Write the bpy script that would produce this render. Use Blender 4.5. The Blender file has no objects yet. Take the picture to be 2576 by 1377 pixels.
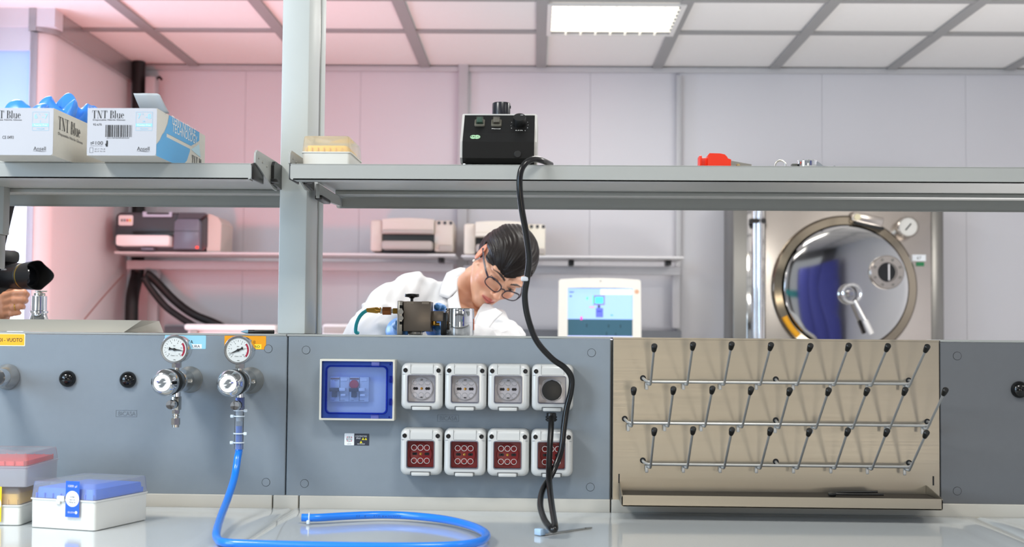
import bpy, bmesh, math, random
import numpy as np
from mathutils import Matrix, Vector, noise
random.seed(7)
SC = bpy.context.scene
COL = SC.collection
PI = math.pi

# ---------------------------------------------------------------- camera
IW, IH, FPX = 2576, 1377, 3400.0
CAM_D, CAM_Z = 2.4, 1.2129
PITCH, YAW, ROLL = 0.04492, 0.03181, -0.00878
RC = Matrix.Rotation(YAW, 3, 'Z') @ Matrix.Rotation(PITCH, 3, 'X') @ Matrix.Rotation(ROLL, 3, 'Y')
CAM = Vector((0, -CAM_D, CAM_Z))
cd = bpy.data.cameras.new('camera'); cam = bpy.data.objects.new('camera', cd); COL.objects.link(cam)
cd.sensor_width = 36.0; cd.lens = FPX / IW * 36.0
cd.clip_start = 0.05; cd.clip_end = 60
cd.dof.use_dof = True; cd.dof.focus_distance = 2.62; cd.dof.aperture_fstop = 5.8
cam.matrix_world = Matrix.Translation(CAM) @ (RC @ Matrix.Rotation(PI / 2, 3, 'X')).to_4x4()
SC.camera = cam

# ---------------------------------------------------------------- colour management, world, lights
vs = SC.view_settings
vs.view_transform = 'Standard'; vs.look = 'None'; vs.gamma = 1.0; vs.use_curve_mapping = False
vs.exposure = 0.0
SC.cycles.use_denoising = True
SC.cycles.max_bounces = 10; SC.cycles.transparent_max_bounces = 12
SC.cycles.caustics_reflective = False; SC.cycles.caustics_refractive = False
SC.cycles.sample_clamp_indirect = 4.0
world = bpy.data.worlds.new('sky'); SC.world = world; world.use_nodes = True
bg = world.node_tree.nodes['Background']; bg.inputs[0].default_value = (0.88, 0.94, 1.0, 1); bg.inputs[1].default_value = 0.44

RA = 0.0147                                   # the room stands turned by this against the bench
RM = Matrix.Translation(CAM) @ Matrix.Rotation(RA, 4, 'Z') @ Matrix.Translation(-CAM)

def light(name, kind, loc, energy, color, size=1.0, size_y=None, target=None, spot=None, room=True, spread=None, blend=0.6):
    d = bpy.data.lights.new(name, kind); d.energy = energy; d.color = color
    if kind == 'AREA':
        d.shape = 'RECTANGLE'; d.size = size; d.size_y = size_y or size
        if spread: d.spread = spread
    elif kind == 'SPOT':
        d.spot_size = spot; d.spot_blend = blend; d.shadow_soft_size = size
    else:
        d.shadow_soft_size = size
    o = bpy.data.objects.new(name, d); COL.objects.link(o)
    m = Matrix.Translation(Vector(loc))
    if target is not None:
        q = (Vector(target) - Vector(loc)).to_track_quat('-Z', 'Y')
        m = m @ q.to_matrix().to_4x4()
    o.matrix_world = (RM @ m) if room else m
    return o

CEIL = 2.60
WHITE = (1.0, 0.98, 0.94)
# the ceiling's louvre lamps (their light; fixtures are built with the ceiling)
LAMPS = [(0.333, 3.46), (-1.467, 1.06), (0.333, 1.06), (2.133, 1.06), (-1.467, -1.34), (0.333, -1.34), (2.133, -1.34), (-1.467, -3.74), (2.133, -3.74)]
for i, (x, y) in enumerate(LAMPS):
    light('ceiling_lamp_light', 'AREA', (x, y, CEIL - 0.06), (7.0, 22.0, 14.0, 38.0, 40.0, 17.0, 7.0, 18.0, 7.0)[i], WHITE, 0.52, target=(x, y, 0))
# daylight through the windows: left alcove and the glazed wall behind the photographer
light('window_daylight', 'AREA', (-2.75, 2.9, 1.5), 36.0, (0.60, 0.74, 1.0), 0.8, 1.4, target=(0, 2.2, 1.0))
light('side_daylight', 'AREA', (-3.3, -2.6, 1.7), 76.0, (0.56, 0.77, 1.0), 1.6, 1.5, target=(-0.8, 0, 1.0))
light('front_fill_light', 'AREA', (0.22, -4.5, 1.0), 9.0, (1.0, 0.88, 0.70), 0.5, 0.6, target=(0.3, 0, 1.1))  # added warm fill, no lamp there: brightens the left of the steel rack
light('right_low_light', 'AREA', (1.35, -3.4, 0.75), 4.5, (1.0, 0.90, 0.76), 0.35, 0.4, target=(0.6, 0, 1.1))  # small low warm light, placed where the pegs' shadows point
# thrown at the ceiling from low behind the bench: two added white fills, then the red lamp
light('ceiling_fill_light', 'AREA', (1.7, 1.9, 0.6), 31.0, (1.0, 0.97, 0.95), 1.6, 0.5, target=(1.6, 2.1, 2.6))
light('ceiling_fill_light', 'AREA', (-1.5, 2.9, 0.7), 2.5, (1.0, 0.95, 0.94), 0.6, 0.4, target=(-1.6, 3.4, 2.6))
light('red_lamp_light', 'SPOT', (-1.3, 2.3, 0.9), 88.0, (1.0, 0.06, 0.045), 0.10, target=(-1.75, 3.7, 2.6), spot=1.9, blend=1.0)

# ---------------------------------------------------------------- pixels to places
def ray(px, py):
    return RC @ Vector(((px - IW / 2) / FPX, 1.0, -(py - IH / 2) / FPX))
def pt(px, py, Y=0.0):                        # the place at bench depth Y
    d = ray(px, py); return CAM + d * ((Y + CAM_D) / d.y)
def ptz(px, py, z):                           # the place on a level plane
    d = ray(px, py); return CAM + d * ((z - CAM_Z) / d.z)
def rpt(px, py, Y):                           # same for the turned room, in room coordinates
    d = Matrix.Rotation(-RA, 3, 'Z') @ ray(px, py); return CAM + d * ((Y + CAM_D) / d.y)
def rptz(px, py, z):
    d = Matrix.Rotation(-RA, 3, 'Z') @ ray(px, py); return CAM + d * ((z - CAM_Z) / d.z)
def mpp(Y): return (Y + CAM_D) / FPX
K = mpp(0.0)

# ---------------------------------------------------------------- materials
def lin(c):
    return tuple(((v / 255.0) / 12.92 if v <= 10 else (((v / 255.0) + 0.055) / 1.055) ** 2.4) for v in c) + (1.0,)
MATS = {}
def mat(name, rgb, rough=0.5, metal=0.0, spec=0.5, var=0.0, vscale=8.0, bump=0.0, bscale=200.0, emit=None, estr=0.0, coat=0.0, brushed=None, sss=0.0):
    if name in MATS: return MATS[name]
    m = bpy.data.materials.new(name); m.use_nodes = True; nt = m.node_tree; p = nt.nodes['Principled BSDF']
    L = lin(rgb)
    p.inputs['Base Color'].default_value = L; p.inputs['Roughness'].default_value = rough
    p.inputs['Metallic'].default_value = metal; p.inputs['Specular IOR Level'].default_value = spec
    if coat: p.inputs['Coat Weight'].default_value = coat; p.inputs['Coat Roughness'].default_value = 0.08
    if sss:
        p.inputs['Subsurface Weight'].default_value = sss; p.inputs['Subsurface Radius'].default_value = (0.012, 0.005, 0.003); p.inputs['Subsurface Scale'].default_value = 0.6
    if emit is not None:
        p.inputs['Emission Color'].default_value = lin(emit); p.inputs['Emission Strength'].default_value = estr
    tc = nt.nodes.new('ShaderNodeTexCoord')
    if var or brushed:
        n = nt.nodes.new('ShaderNodeTexNoise'); n.inputs['Scale'].default_value = vscale; n.inputs['Detail'].default_value = 4
        if brushed:
            mp = nt.nodes.new('ShaderNodeMapping'); mp.inputs['Scale'].default_value = brushed
            nt.links.new(tc.outputs['Object'], mp.inputs[0]); nt.links.new(mp.outputs[0], n.inputs['Vector'])
        else:
            nt.links.new(tc.outputs['Object'], n.inputs['Vector'])
        if var:
            mx = nt.nodes.new('ShaderNodeMix'); mx.data_type = 'RGBA'
            mx.inputs[6].default_value = tuple(max(0, v * (1 - var)) for v in L[:3]) + (1,)
            mx.inputs[7].default_value = tuple(min(1, v * (1 + var)) for v in L[:3]) + (1,)
            nt.links.new(n.outputs['Fac'], mx.inputs[0]); nt.links.new(mx.outputs[2], p.inputs['Base Color'])
        if brushed:
            mr = nt.nodes.new('ShaderNodeMapRange'); mr.inputs[3].default_value = rough * 0.75; mr.inputs[4].default_value = rough * 1.25
            nt.links.new(n.outputs['Fac'], mr.inputs[0]); nt.links.new(mr.outputs[0], p.inputs['Roughness'])
    if bump:
        n2 = nt.nodes.new('ShaderNodeTexNoise'); n2.inputs['Scale'].default_value = bscale; n2.inputs['Detail'].default_value = 3
        nt.links.new(tc.outputs['Object'], n2.inputs['Vector'])
        b = nt.nodes.new('ShaderNodeBump'); b.inputs['Strength'].default_value = bump; b.inputs['Distance'].default_value = 0.002
        nt.links.new(n2.outputs['Fac'], b.inputs['Height']); nt.links.new(b.outputs[0], p.inputs['Normal'])
    MATS[name] = m; return m
def clear(name, tint, gloss=0.12, rough=0.08, diffuse=0.0, dcol=(255, 255, 255)):
    """thin clear plastic: tinted see-through with a gloss and, for milky plastic, a share of diffuse"""
    if name in MATS: return MATS[name]
    m = bpy.data.materials.new(name); m.use_nodes = True; nt = m.node_tree; nt.nodes.clear()
    out = nt.nodes.new('ShaderNodeOutputMaterial'); t = nt.nodes.new('ShaderNodeBsdfTransparent'); t.inputs[0].default_value = lin(tint)
    g = nt.nodes.new('ShaderNodeBsdfGlossy'); g.inputs['Roughness'].default_value = rough; g.inputs[0].default_value = (1, 1, 1, 1)
    fr = nt.nodes.new('ShaderNodeLayerWeight'); fr.inputs[0].default_value = gloss
    src = t
    if diffuse:
        df = nt.nodes.new('ShaderNodeBsdfDiffuse'); df.inputs[0].default_value = lin(dcol)
        tr = nt.nodes.new('ShaderNodeBsdfTranslucent'); tr.inputs[0].default_value = lin(dcol)
        a = nt.nodes.new('ShaderNodeMixShader'); a.inputs[0].default_value = 0.4
        nt.links.new(df.outputs[0], a.inputs[1]); nt.links.new(tr.outputs[0], a.inputs[2])
        b = nt.nodes.new('ShaderNodeMixShader'); b.inputs[0].default_value = diffuse
        nt.links.new(t.outputs[0], b.inputs[1]); nt.links.new(a.outputs[0], b.inputs[2]); src = b
    mx = nt.nodes.new('ShaderNodeMixShader')
    nt.links.new(fr.outputs['Fresnel'], mx.inputs[0]); nt.links.new(src.outputs[0], mx.inputs[1]); nt.links.new(g.outputs[0], mx.inputs[2])
    nt.links.new(mx.outputs[0], out.inputs[0]); MATS[name] = m; return m

# ---------------------------------------------------------------- shapes
def rrect(w, h, r, cx=0.0, cz=0.0, n=6):
    r = min(r, w / 2 - 1e-6, h / 2 - 1e-6); out = []
    for k, (sx, sz) in enumerate(((1, 1), (-1, 1), (-1, -1), (1, -1))):
        for i in range(n + 1):
            a = PI / 2 * (k + i / n)
            out.append((cx + sx * (w / 2 - r) + r * math.cos(a), cz + sz * (h / 2 - r) + r * math.sin(a)))
    return out
def circ(r, cx=0.0, cz=0.0, n=28, a0=0.0):
    return [(cx + r * math.cos(a0 + 2 * PI * i / n), cz + r * math.sin(a0 + 2 * PI * i / n)) for i in range(n)]
def spline(pts, sub=8):
    pts = [Vector(p) for p in pts]; P = [pts[0] * 2 - pts[1]] + pts + [pts[-1] * 2 - pts[-2]]; out = []
    for i in range(1, len(P) - 2):
        for s in range(sub):
            t = s / sub; a, b, c, d = P[i - 1], P[i], P[i + 1], P[i + 2]
            out.append(0.5 * ((2 * b) + (c - a) * t + (2 * a - 5 * b + 4 * c - d) * t * t + (3 * b - a - 3 * c + d) * t ** 3))
    out.append(pts[-1]); return out
FONTS = {}
def text_faces(s, spacing=1.0, fit=None):
    key = (s, spacing)
    if key not in FONTS:
        c = bpy.data.curves.new('t', 'FONT'); c.body = s; c.size = 1.0; c.align_x = 'CENTER'; c.align_y = 'CENTER'; c.space_character = spacing; c.resolution_u = 3
        o = bpy.data.objects.new('t', c); COL.objects.link(o); dg = bpy.context.evaluated_depsgraph_get()
        me = bpy.data.meshes.new_from_object(o.evaluated_get(dg))
        V = [tuple(v.co) for v in me.vertices]; F = [tuple(p.vertices) for p in me.polygons]
        if V:
            xs = [v[0] for v in V]; ys = [v[1] for v in V]; mx, my = (min(xs) + max(xs)) / 2, (min(ys) + max(ys)) / 2
            V = [(v[0] - mx, v[1] - my, 0) for v in V]; ext = (max(xs) - min(xs), max(ys) - min(ys))
        else: ext = (1, 1)
        bpy.data.objects.remove(o); bpy.data.curves.remove(c); bpy.data.meshes.remove(me)
        FONTS[key] = (V, F, ext)
    return FONTS[key]

class G:
    """collects shapes into one mesh"""
    def __init__(self): self.b = bmesh.new(); self.M = Matrix.Identity(4)
    def v(self, co): return self.b.verts.new(self.M @ Vector(co))
    def f(self, vs):
        try: return self.b.faces.new(vs)
        except ValueError: return None
    def box(self, c, s, bev=0.0, seg=2, rot=None):
        cx, cy, cz = c; hx, hy, hz = s[0] / 2, s[1] / 2, s[2] / 2
        vsl = [Vector((x, y, z)) for x in (-hx, hx) for y in (-hy, hy) for z in (-hz, hz)]
        if rot is not None: vsl = [rot @ q for q in vsl]
        vv = [self.v(q + Vector(c)) for q in vsl]
        fs = [self.f([vv[i] for i in q]) for q in ((0, 1, 3, 2), (4, 6, 7, 5), (0, 4, 5, 1), (2, 3, 7, 6), (0, 2, 6, 4), (1, 5, 7, 3))]
        if bev:
            es = list({e for f in fs for e in f.edges})
            bmesh.ops.bevel(self.b, geom=es, offset=min(bev, hx * .95, hy * .95, hz * .95), segments=seg, affect='EDGES', profile=0.5)
        return self
    def hexa(self, P):                        # 8 corners: bottom 4 then top 4, both counterclockwise
        vv = [self.v(p) for p in P]
        for q in ((3, 2, 1, 0), (4, 5, 6, 7), (0, 1, 5, 4), (1, 2, 6, 5), (2, 3, 7, 6), (3, 0, 4, 7)): self.f([vv[i] for i in q])
        return self
    def rings(self, rings, cap0=True, cap1=True, closed=False):
        R = [[self.v(p) for p in r] for r in rings]; n = len(R[0]); m = len(R)
        for i in range(m if closed else m - 1):
            a, c = R[i], R[(i + 1) % m]
            for j in range(n): self.f([a[j], a[(j + 1) % n], c[(j + 1) % n], c[j]])
        if not closed:
            if cap0: self.f(list(reversed(R[0])))
            if cap1: self.f(R[-1])
        return self
    def frame_of(self, d):
        d = Vector(d).normalized(); u = d.cross(Vector((0, 0, 1)))
        if u.length < 1e-4: u = d.cross(Vector((1, 0, 0)))
        u.normalize(); return u, d.cross(u).normalized(), d
    def lathe(self, prof, o=(0, 0, 0), axis=(0, 0, 1), n=32, cap0=True, cap1=True):
        u, w, d = self.frame_of(axis); o = Vector(o)
        return self.rings([[o + d * t + (u * math.cos(2 * PI * j / n) + w * math.sin(2 * PI * j / n)) * max(r, 1e-5) for j in range(n)] for r, t in prof], cap0, cap1)
    def cyl(self, p0, p1, r0, r1=None, n=24, bev=0.0):
        p0, p1 = Vector(p0), Vector(p1); L = (p1 - p0).length; r1 = r0 if r1 is None else r1
        if bev: pr = [(r0 - bev, 0), (r0 - bev * .3, bev * .3), (r0, bev), (r1, L - bev), (r1 - bev * .3, L - bev * .3), (r1 - bev, L)]
        else: pr = [(r0, 0), (r1, L)]
        return self.lathe(pr, p0, p1 - p0, n)
    def hexnut(self, p0, p1, r): return self.cyl(p0, p1, r, n=6)
    def tube(self, pts, r, n=12, sub=8, smooth=True, rad=None):
        P = spline(pts, sub) if smooth else [Vector(p) for p in pts]
        u, w, d = self.frame_of(P[1] - P[0]); R = []
        for i, p in enumerate(P):
            t = (P[min(i + 1, len(P) - 1)] - P[max(i - 1, 0)]).normalized()
            u = (u - t * u.dot(t)).normalized(); w = t.cross(u)
            rr = r if rad is None else rad(i / (len(P) - 1))
            R.append([p + (u * math.cos(2 * PI * j / n) + w * math.sin(2 * PI * j / n)) * rr for j in range(n)])
        return self.rings(R)
    def sphere(self, c, r, n=20, m=12, rot=None):
        if not hasattr(r, '__len__'): r = (r, r, r)
        R = []
        for i in range(m + 1):
            a = -PI / 2 + PI * i / m; cr = max(math.cos(a), 1e-4)
            ring = [Vector((r[0] * cr * math.cos(2 * PI * j / n), r[1] * cr * math.sin(2 * PI * j / n), r[2] * math.sin(a))) for j in range(n)]
            if rot is not None: ring = [rot @ q for q in ring]
            R.append([q + Vector(c) for q in ring])
        return self.rings(R)
    def prism(self, poly, y0, y1, bev=0.0, seg=2):          # polygon in x,z pushed along y
        if not bev: return self.rings([[(x, y0, z) for x, z in poly], [(x, y1, z) for x, z in poly]])
        cx = sum(p[0] for p in poly) / len(poly); cz = sum(p[1] for p in poly) / len(poly)
        w = max(abs(p[0] - cx) for p in poly); h = max(abs(p[1] - cz) for p in poly); s = 1 if y1 > y0 else -1
        def sc(k): return [(cx + (x - cx) * (w - k) / w, cz + (z - cz) * (h - k) / h) for x, z in poly]
        rs = [[(x, y0, z) for x, z in poly]]
        for i in range(seg + 1):
            a = PI / 2 * i / seg; k = bev * (1 - math.cos(a)); yy = y1 - s * bev * (1 - math.sin(a))
            rs.append([(x, yy, z) for x, z in sc(k)])
        return self.rings(rs)
    def ring(self, outer, inner, y0, y1, bev=0.0):           # a frame with a hole; outer and inner have equally many points
        cx = sum(p[0] for p in outer) / len(outer); cz = sum(p[1] for p in outer) / len(outer)
        w = max(abs(p[0] - cx) for p in outer); h = max(abs(p[1] - cz) for p in outer); s = 1 if y1 > y0 else -1
        L = [[(x, y0, z) for x, z in outer]]
        if bev:
            for i in range(4):
                a = PI / 2 * i / 3; k = bev * (1 - math.cos(a))
                L.append([(cx + (x - cx) * (w - k) / w, y1 - s * bev * (1 - math.sin(a)), cz + (z - cz) * (h - k) / h) for x, z in outer])
        else: L.append([(x, y1, z) for x, z in outer])
        L += [[(x, y1, z) for x, z in inner], [(x, y0, z) for x, z in inner]]
        return self.rings(L, closed=True)
    def torus(self, c, axis, R, r, n=28, m=8, a0=0.0, a1=None):
        u, w, d = self.frame_of(axis); c = Vector(c); rs = []; full = a1 is None
        k = n if full else n + 1
        for i in range(k):
            a = a0 + ((2 * PI if full else a1 - a0)) * i / n; e = u * math.cos(a) + w * math.sin(a)
            rs.append([c + e * (R + r * math.cos(2 * PI * j / m)) + d * r * math.sin(2 * PI * j / m) for j in range(m)])
        return self.rings(rs, closed=full)
    def text(self, s, h, o, x=(1, 0, 0), z=(0, 0, 1), w=None, spacing=1.0):
        """filled letters of height h (and overall width w) centred at o"""
        V, F, ext = text_faces(s, spacing); k = h / ext[1]; kx = k if w is None else w / ext[0]
        o, x, z = Vector(o), Vector(x), Vector(z)
        vv = [self.v(o + x * (q[0] * kx) + z * (q[1] * k)) for q in V]
        for q in F: self.f([vv[i] for i in q])
        return self
    def flat(self, poly, y):                                   # polygon in x,z at y facing the viewer
        self.f([self.v((x, y, z)) for x, z in poly]); return self

def link(name, me, m, parent=None, label=None):
    o = bpy.data.objects.new(name, me); COL.objects.link(o)
    if m is not None: me.materials.append(m)
    if parent is not None: o.parent = parent
    if label: o['label'] = label
    return o
def part(name, g, m, parent=None, label=None, smooth=True, angle=35, fix=True):
    if fix: bmesh.ops.recalc_face_normals(g.b, faces=g.b.faces)
    me = bpy.data.meshes.new(name); g.b.to_mesh(me); g.b.free()
    if smooth:
        me.polygons.foreach_set('use_smooth', [True] * len(me.polygons)); me.set_sharp_from_angle(angle=math.radians(angle))
    return link(name, me, m, parent, label)
def tag(o, label, cat, group=None):
    o['label'] = label; o['category'] = cat
    if group: o['group'] = group
    return o
def thing(name, label, cat, loc=(0, 0, 0), group=None, rotz=0.0, room=False, M=None):
    o = bpy.data.objects.new(name, None); COL.objects.link(o); o.empty_display_size = 0.02
    m = M if M is not None else Matrix.Translation(Vector(loc)) @ Matrix.Rotation(rotz, 4, 'Z')
    o.matrix_world = RM @ m if room else m
    return tag(o, label, cat, group)
def struct(name, g, m, room=True, **k):
    o = part(name, g, m, **k); o['kind'] = 'structure'
    if room: o.matrix_world = RM
    return o
def copy_tree(o, parent=None):
    c = o.copy(); COL.objects.link(c)
    if parent is not None: c.parent = parent
    for ch in list(o.children): copy_tree(ch, c)
    return c
# ================================================================ the room
YB = 4.54
m_wall = mat('wall_paint', (209, 208, 212), 0.55, var=0.02, vscale=3)
m_ceil = mat('ceiling_tile', (236, 234, 231), 0.7, var=0.02, vscale=30)
m_grid = mat('ceiling_profile', (150, 149, 148), 0.45, metal=0.0)
m_trim = mat('wall_profile', (186, 186, 188), 0.4, var=0.02)
m_floor = mat('floor_vinyl', (186, 186, 184), 0.35, var=0.05)
XL = rpt(333, 160, YB).x
XW = rpt(82, 600, 3.35).x
XR = 3.4
struct('floor', G().box((0, -0.2, -0.03), (8, 10, 0.06)), m_floor)
g = G().box(((XL - 1.4 + XR) / 2, -0.2, CEIL + 0.03), (XR - XL + 1.5, 10, 0.06)); struct('ceiling', g, m_ceil)
X0 = rpt(1361, 160, YB).x; Y75 = rptz(1100, 76, CEIL).y
g = G()
xs = [X0 + 0.6 * k for k in range(-6, 7)]; ys = [Y75 - 0.6 * k for k in range(0, 15)]
for x in xs: g.box((x, -0.2, CEIL - 0.006), (0.052, 9.6, 0.012))
for y in ys: g.box((0.2, y, CEIL - 0.005), (7.6, 0.05, 0.010))
struct('trim_1', g, m_grid, smooth=False)
# back wall: panels with seams, battens and a head profile
g = G()
seams = [XL] + [rpt(px, 400, YB).x for px in (615, 905, 1165, 1484, 1706, 2068, 2430)] + [XR]
for a, b in zip(seams, seams[1:]): g.box(((a + b) / 2, YB + 0.04, CEIL / 2), (b - a - 0.001, 0.08, CEIL), bev=0.0008, seg=1)
g.box(((XL + XR) / 2, YB + 0.10, CEIL / 2), (XR - XL + .2, 0.08, CEIL)); struct('wall_back', g, m_wall)
zt = rpt(1000, 184, YB).z
g = G().box(((XL + XR) / 2, YB - 0.012, (zt + CEIL) / 2), (XR - XL, 0.024, CEIL - zt - 0.012), bev=0.004)
struct('trim_2', g, m_trim)
for n, (pa, pb, zz) in enumerate(((1153, 1178, 0), (1699, 1713, 0))):
    a, b = rpt(pa, 300, YB).x, rpt(pb, 300, YB).x
    struct('trim_%d' % (3 + n), G().box(((a + b) / 2, YB - 0.02, zt / 2 + (0.06 if n == 0 else 0)), (b - a, 0.04, zt + (0.12 if n == 0 else -0.02)), bev=0.006), m_trim)
# left wall with its rounded corner into the window alcove
YC = rpt(130, 200, 3.4).y
ya = 3.35; rc = 0.085
def left_poly(off):
    p = [(XL + off, YB), (XL + off, ya + rc)]
    for i in range(9):
        a = PI / 2 * i / 8; p.append((XL - rc + (rc + off) * math.cos(a), ya + rc - (rc + off) * math.sin(a)))
    p.append((XW, ya - off))
    return p
def extr(poly, z0, z1, back):
    gg = G(); bk = [(XW, ya + 0.02), (XW, YB)] if back else None
    P = poly + bk
    gg.rings([[(x, y, z0) for x, y in P], [(x, y, z1) for x, y in P]]); return gg
struct('wall_left', extr(left_poly(0), 0, CEIL, True), mat('wall_paint_left', (222, 219, 220), 0.5, var=0.02, vscale=3))
struct('trim_5', extr(left_poly(0.022), CEIL - 0.1, CEIL - 0.001, True), mat('cornice_metal', (170, 168, 168), 0.25, metal=0.6))
# window in the alcove
wx0, wx1 = XL - 1.5, XW
g = G().ring([(wx1, 0.75), (wx1, 2.52), (wx0, 2.52), (wx0, 0.75)], [(wx1 - .03, 0.8), (wx1 - .03, 2.42), (wx0 + .05, 2.42), (wx0 + .05, 0.8)], ya + 0.06, ya - 0.0)
w = struct('window_1', g, mat('window_frame', (200, 205, 212), 0.35))
pane = part('pane', G().box(((wx0 + wx1) / 2, ya + 0.05, 1.6), (wx1 - wx0 - .06, 0.006, 1.66)), mat('daylit_pane', (235, 242, 255), 0.1, emit=(225, 238, 255), estr=2.6), w)
zb = rpt(40, 505, ya).z
bl = G().box(((wx0 + wx1) / 2, ya + 0.02, (zb + 2.45) / 2), (wx1 - wx0 - .07, 0.003, 2.45 - zb))
bl.box(((wx0 + wx1) / 2, ya + 0.02, zb), (wx1 - wx0 - .07, 0.012, 0.02), bev=0.004)
part('blind', bl, clear('blue_blind', (206, 218, 238), 0.02, 0.6, 0.75, (188, 204, 228)), w)
g = G().box((XW - 0.72, ya + 0.03, 0.375), (1.6, 0.1, 0.75)); g.box((XW - 0.72, ya + 0.03, 2.56), (1.6, 0.1, 0.08)); struct('wall_alcove', g, m_wall)
struct('wall_right', G().box((XR + 0.05, -0.2, CEIL / 2), (0.1, 9.6, CEIL)), m_wall)
# glazed wall behind the photographer, its dark pillars added to give the chrome something dark to mirror
g = G().box((0, -5.05, 0.35), (8, 0.1, 0.7)); g.box((0, -5.05, 2.5), (8, 0.1, 0.2))
for x in (-3.2, -1.9, -0.6, 0.7, 2.0, 3.3): g.box((x, -5.05, 1.3), (0.34, 0.1, 2.6))
struct('wall_front', g, mat('wall_dark', (120, 118, 116), 0.6))
# ================================================================ the double bench: worktops, spine, panels, posts, shelves
m_post = mat('grey_powder_coat', (194, 200, 198), 0.38, var=0.015, vscale=20)
m_shelf = mat('shelf_powder_coat', (161, 163, 160), 0.36, var=0.015, vscale=20)
m_panel = mat('panel_laminate', (128, 138, 147), 0.42, var=0.035, vscale=60)
m_panel_d = mat('panel_laminate_dark', (98, 101, 105), 0.45, var=0.03, vscale=60)
m_blackp = mat('black_plastic', (16, 16, 17), 0.35)
m_rubber = mat('black_rubber', (12, 12, 12), 0.6)
m_gap = mat('dark_gap', (22, 23, 25), 0.8)
m_line = mat('emboss_line', (108, 117, 126), 0.6)
m_steel = mat('brushed_steel', (170, 163, 150), 0.36, metal=1.0, brushed=(1.2, 30, 320), vscale=4)
m_steel2 = mat('satin_steel', (188, 184, 176), 0.28, metal=1.0)
m_chrome = mat('chrome', (225, 226, 228), 0.07, metal=1.0)
m_cream = mat('cream_upstand', (196, 193, 184), 0.4, var=0.02)
m_top = mat('worktop_ceramic', (196, 201, 203), 0.09, var=0.015, vscale=4, coat=0.3)
ZW = 0.90
# worktops with a raised marine edge
yr = -0.012; yf = -0.80
def worktop(name, xa, xb, label):
    root = thing(name, label, 'worktop', ((xa + xb) / 2, (yr + yf) / 2, ZW - 0.03))
    ox, oy, oz = root.location
    w, h = xb - xa - 0.003, yr - yf; cx, cy = 0.0, 0.0
    out = rrect(w, h, 0.004, n=8); inn = rrect(w - 0.085, h - 0.075, 0.05, n=8); inn2 = rrect(w - 0.125, h - 0.115, 0.04, n=8)
    gg = G()
    mid = rrect(w - 0.055, h - 0.045, 0.06, n=8)
    zt = ZW - oz
    gg.rings([[(x, y, zt - 0.03) for x, y in out], [(x, y, zt) for x, y in out], [(x, y, zt + 0.0034) for x, y in rrect(w - 0.008, h - 0.008, 0.008, n=8)], [(x, y, zt + 0.004) for x, y in mid],
              [(x, y, zt + 0.0016) for x, y in inn], [(x, y, zt) for x, y in inn2]], True, True)
    part('slab', gg, m_top, root, smooth=True, angle=50)
    return root
XJ0, XJ1 = -0.459, 0.732
worktop('worktop', XJ0 - 1.2, XJ0, 'glossy grey ceramic worktop under the tip boxes, left of the joint')
worktop('worktop', XJ0, XJ1, 'glossy grey ceramic worktop that carries the coiled blue hose')
worktop('worktop', XJ1, XJ1 + 1.2, 'pale worktop beyond the joint in front of the plain grey panel')
# base cabinets under the worktop (plain carcass), one per worktop
for xa, lab in ((XJ0 - 1.2, 'bench base cabinet under the tip boxes'), (XJ0, 'bench base cabinet under the middle worktop'), (XJ1, 'bench base cabinet under the pale end worktop')):
    r = thing('base_cabinet', lab, 'cabinet', (xa + 0.6, -0.38, 0.0))
    part('carcass', G().box((0, 0.02, 0.475), (1.19, 0.68, 0.79)), m_cream, r)
    part('door', G().box((-0.3, -0.33, 0.475), (0.58, 0.02, 0.76), bev=0.003), m_cream, r)
    part('door', G().box((0.3, -0.33, 0.475), (0.58, 0.02, 0.76), bev=0.003), m_cream, r)
    part('plinth', G().box((0, 0.04, 0.04), (1.15, 0.6, 0.08)), m_gap, r)
# upstand strips behind the worktop
zu0, zu1 = ZW - 0.02, pt(1000, 1250, 0).z
xs = [-1.7, pt(687, 1265, 0).x, pt(753, 1265, 0).x, pt(1536, 1265, 0).x, pt(2576, 1265, 0).x + 0.3]
for i, (a, b) in enumerate(zip(xs, xs[1:])):
    o = part('upstand', G().box(((a + b) / 2, 0.012, (zu0 + zu1) / 2), (b - a - 0.0022, 0.035, zu1 - zu0), bev=0.0012, seg=1), m_cream)
    tag(o, ('cream upstand strip behind the tip boxes', 'short cream upstand piece at the foot of the tall post', 'cream upstand strip below the socket panel', 'cream upstand strip below the steel drip tray and plain panel')[i], 'upstand')
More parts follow.
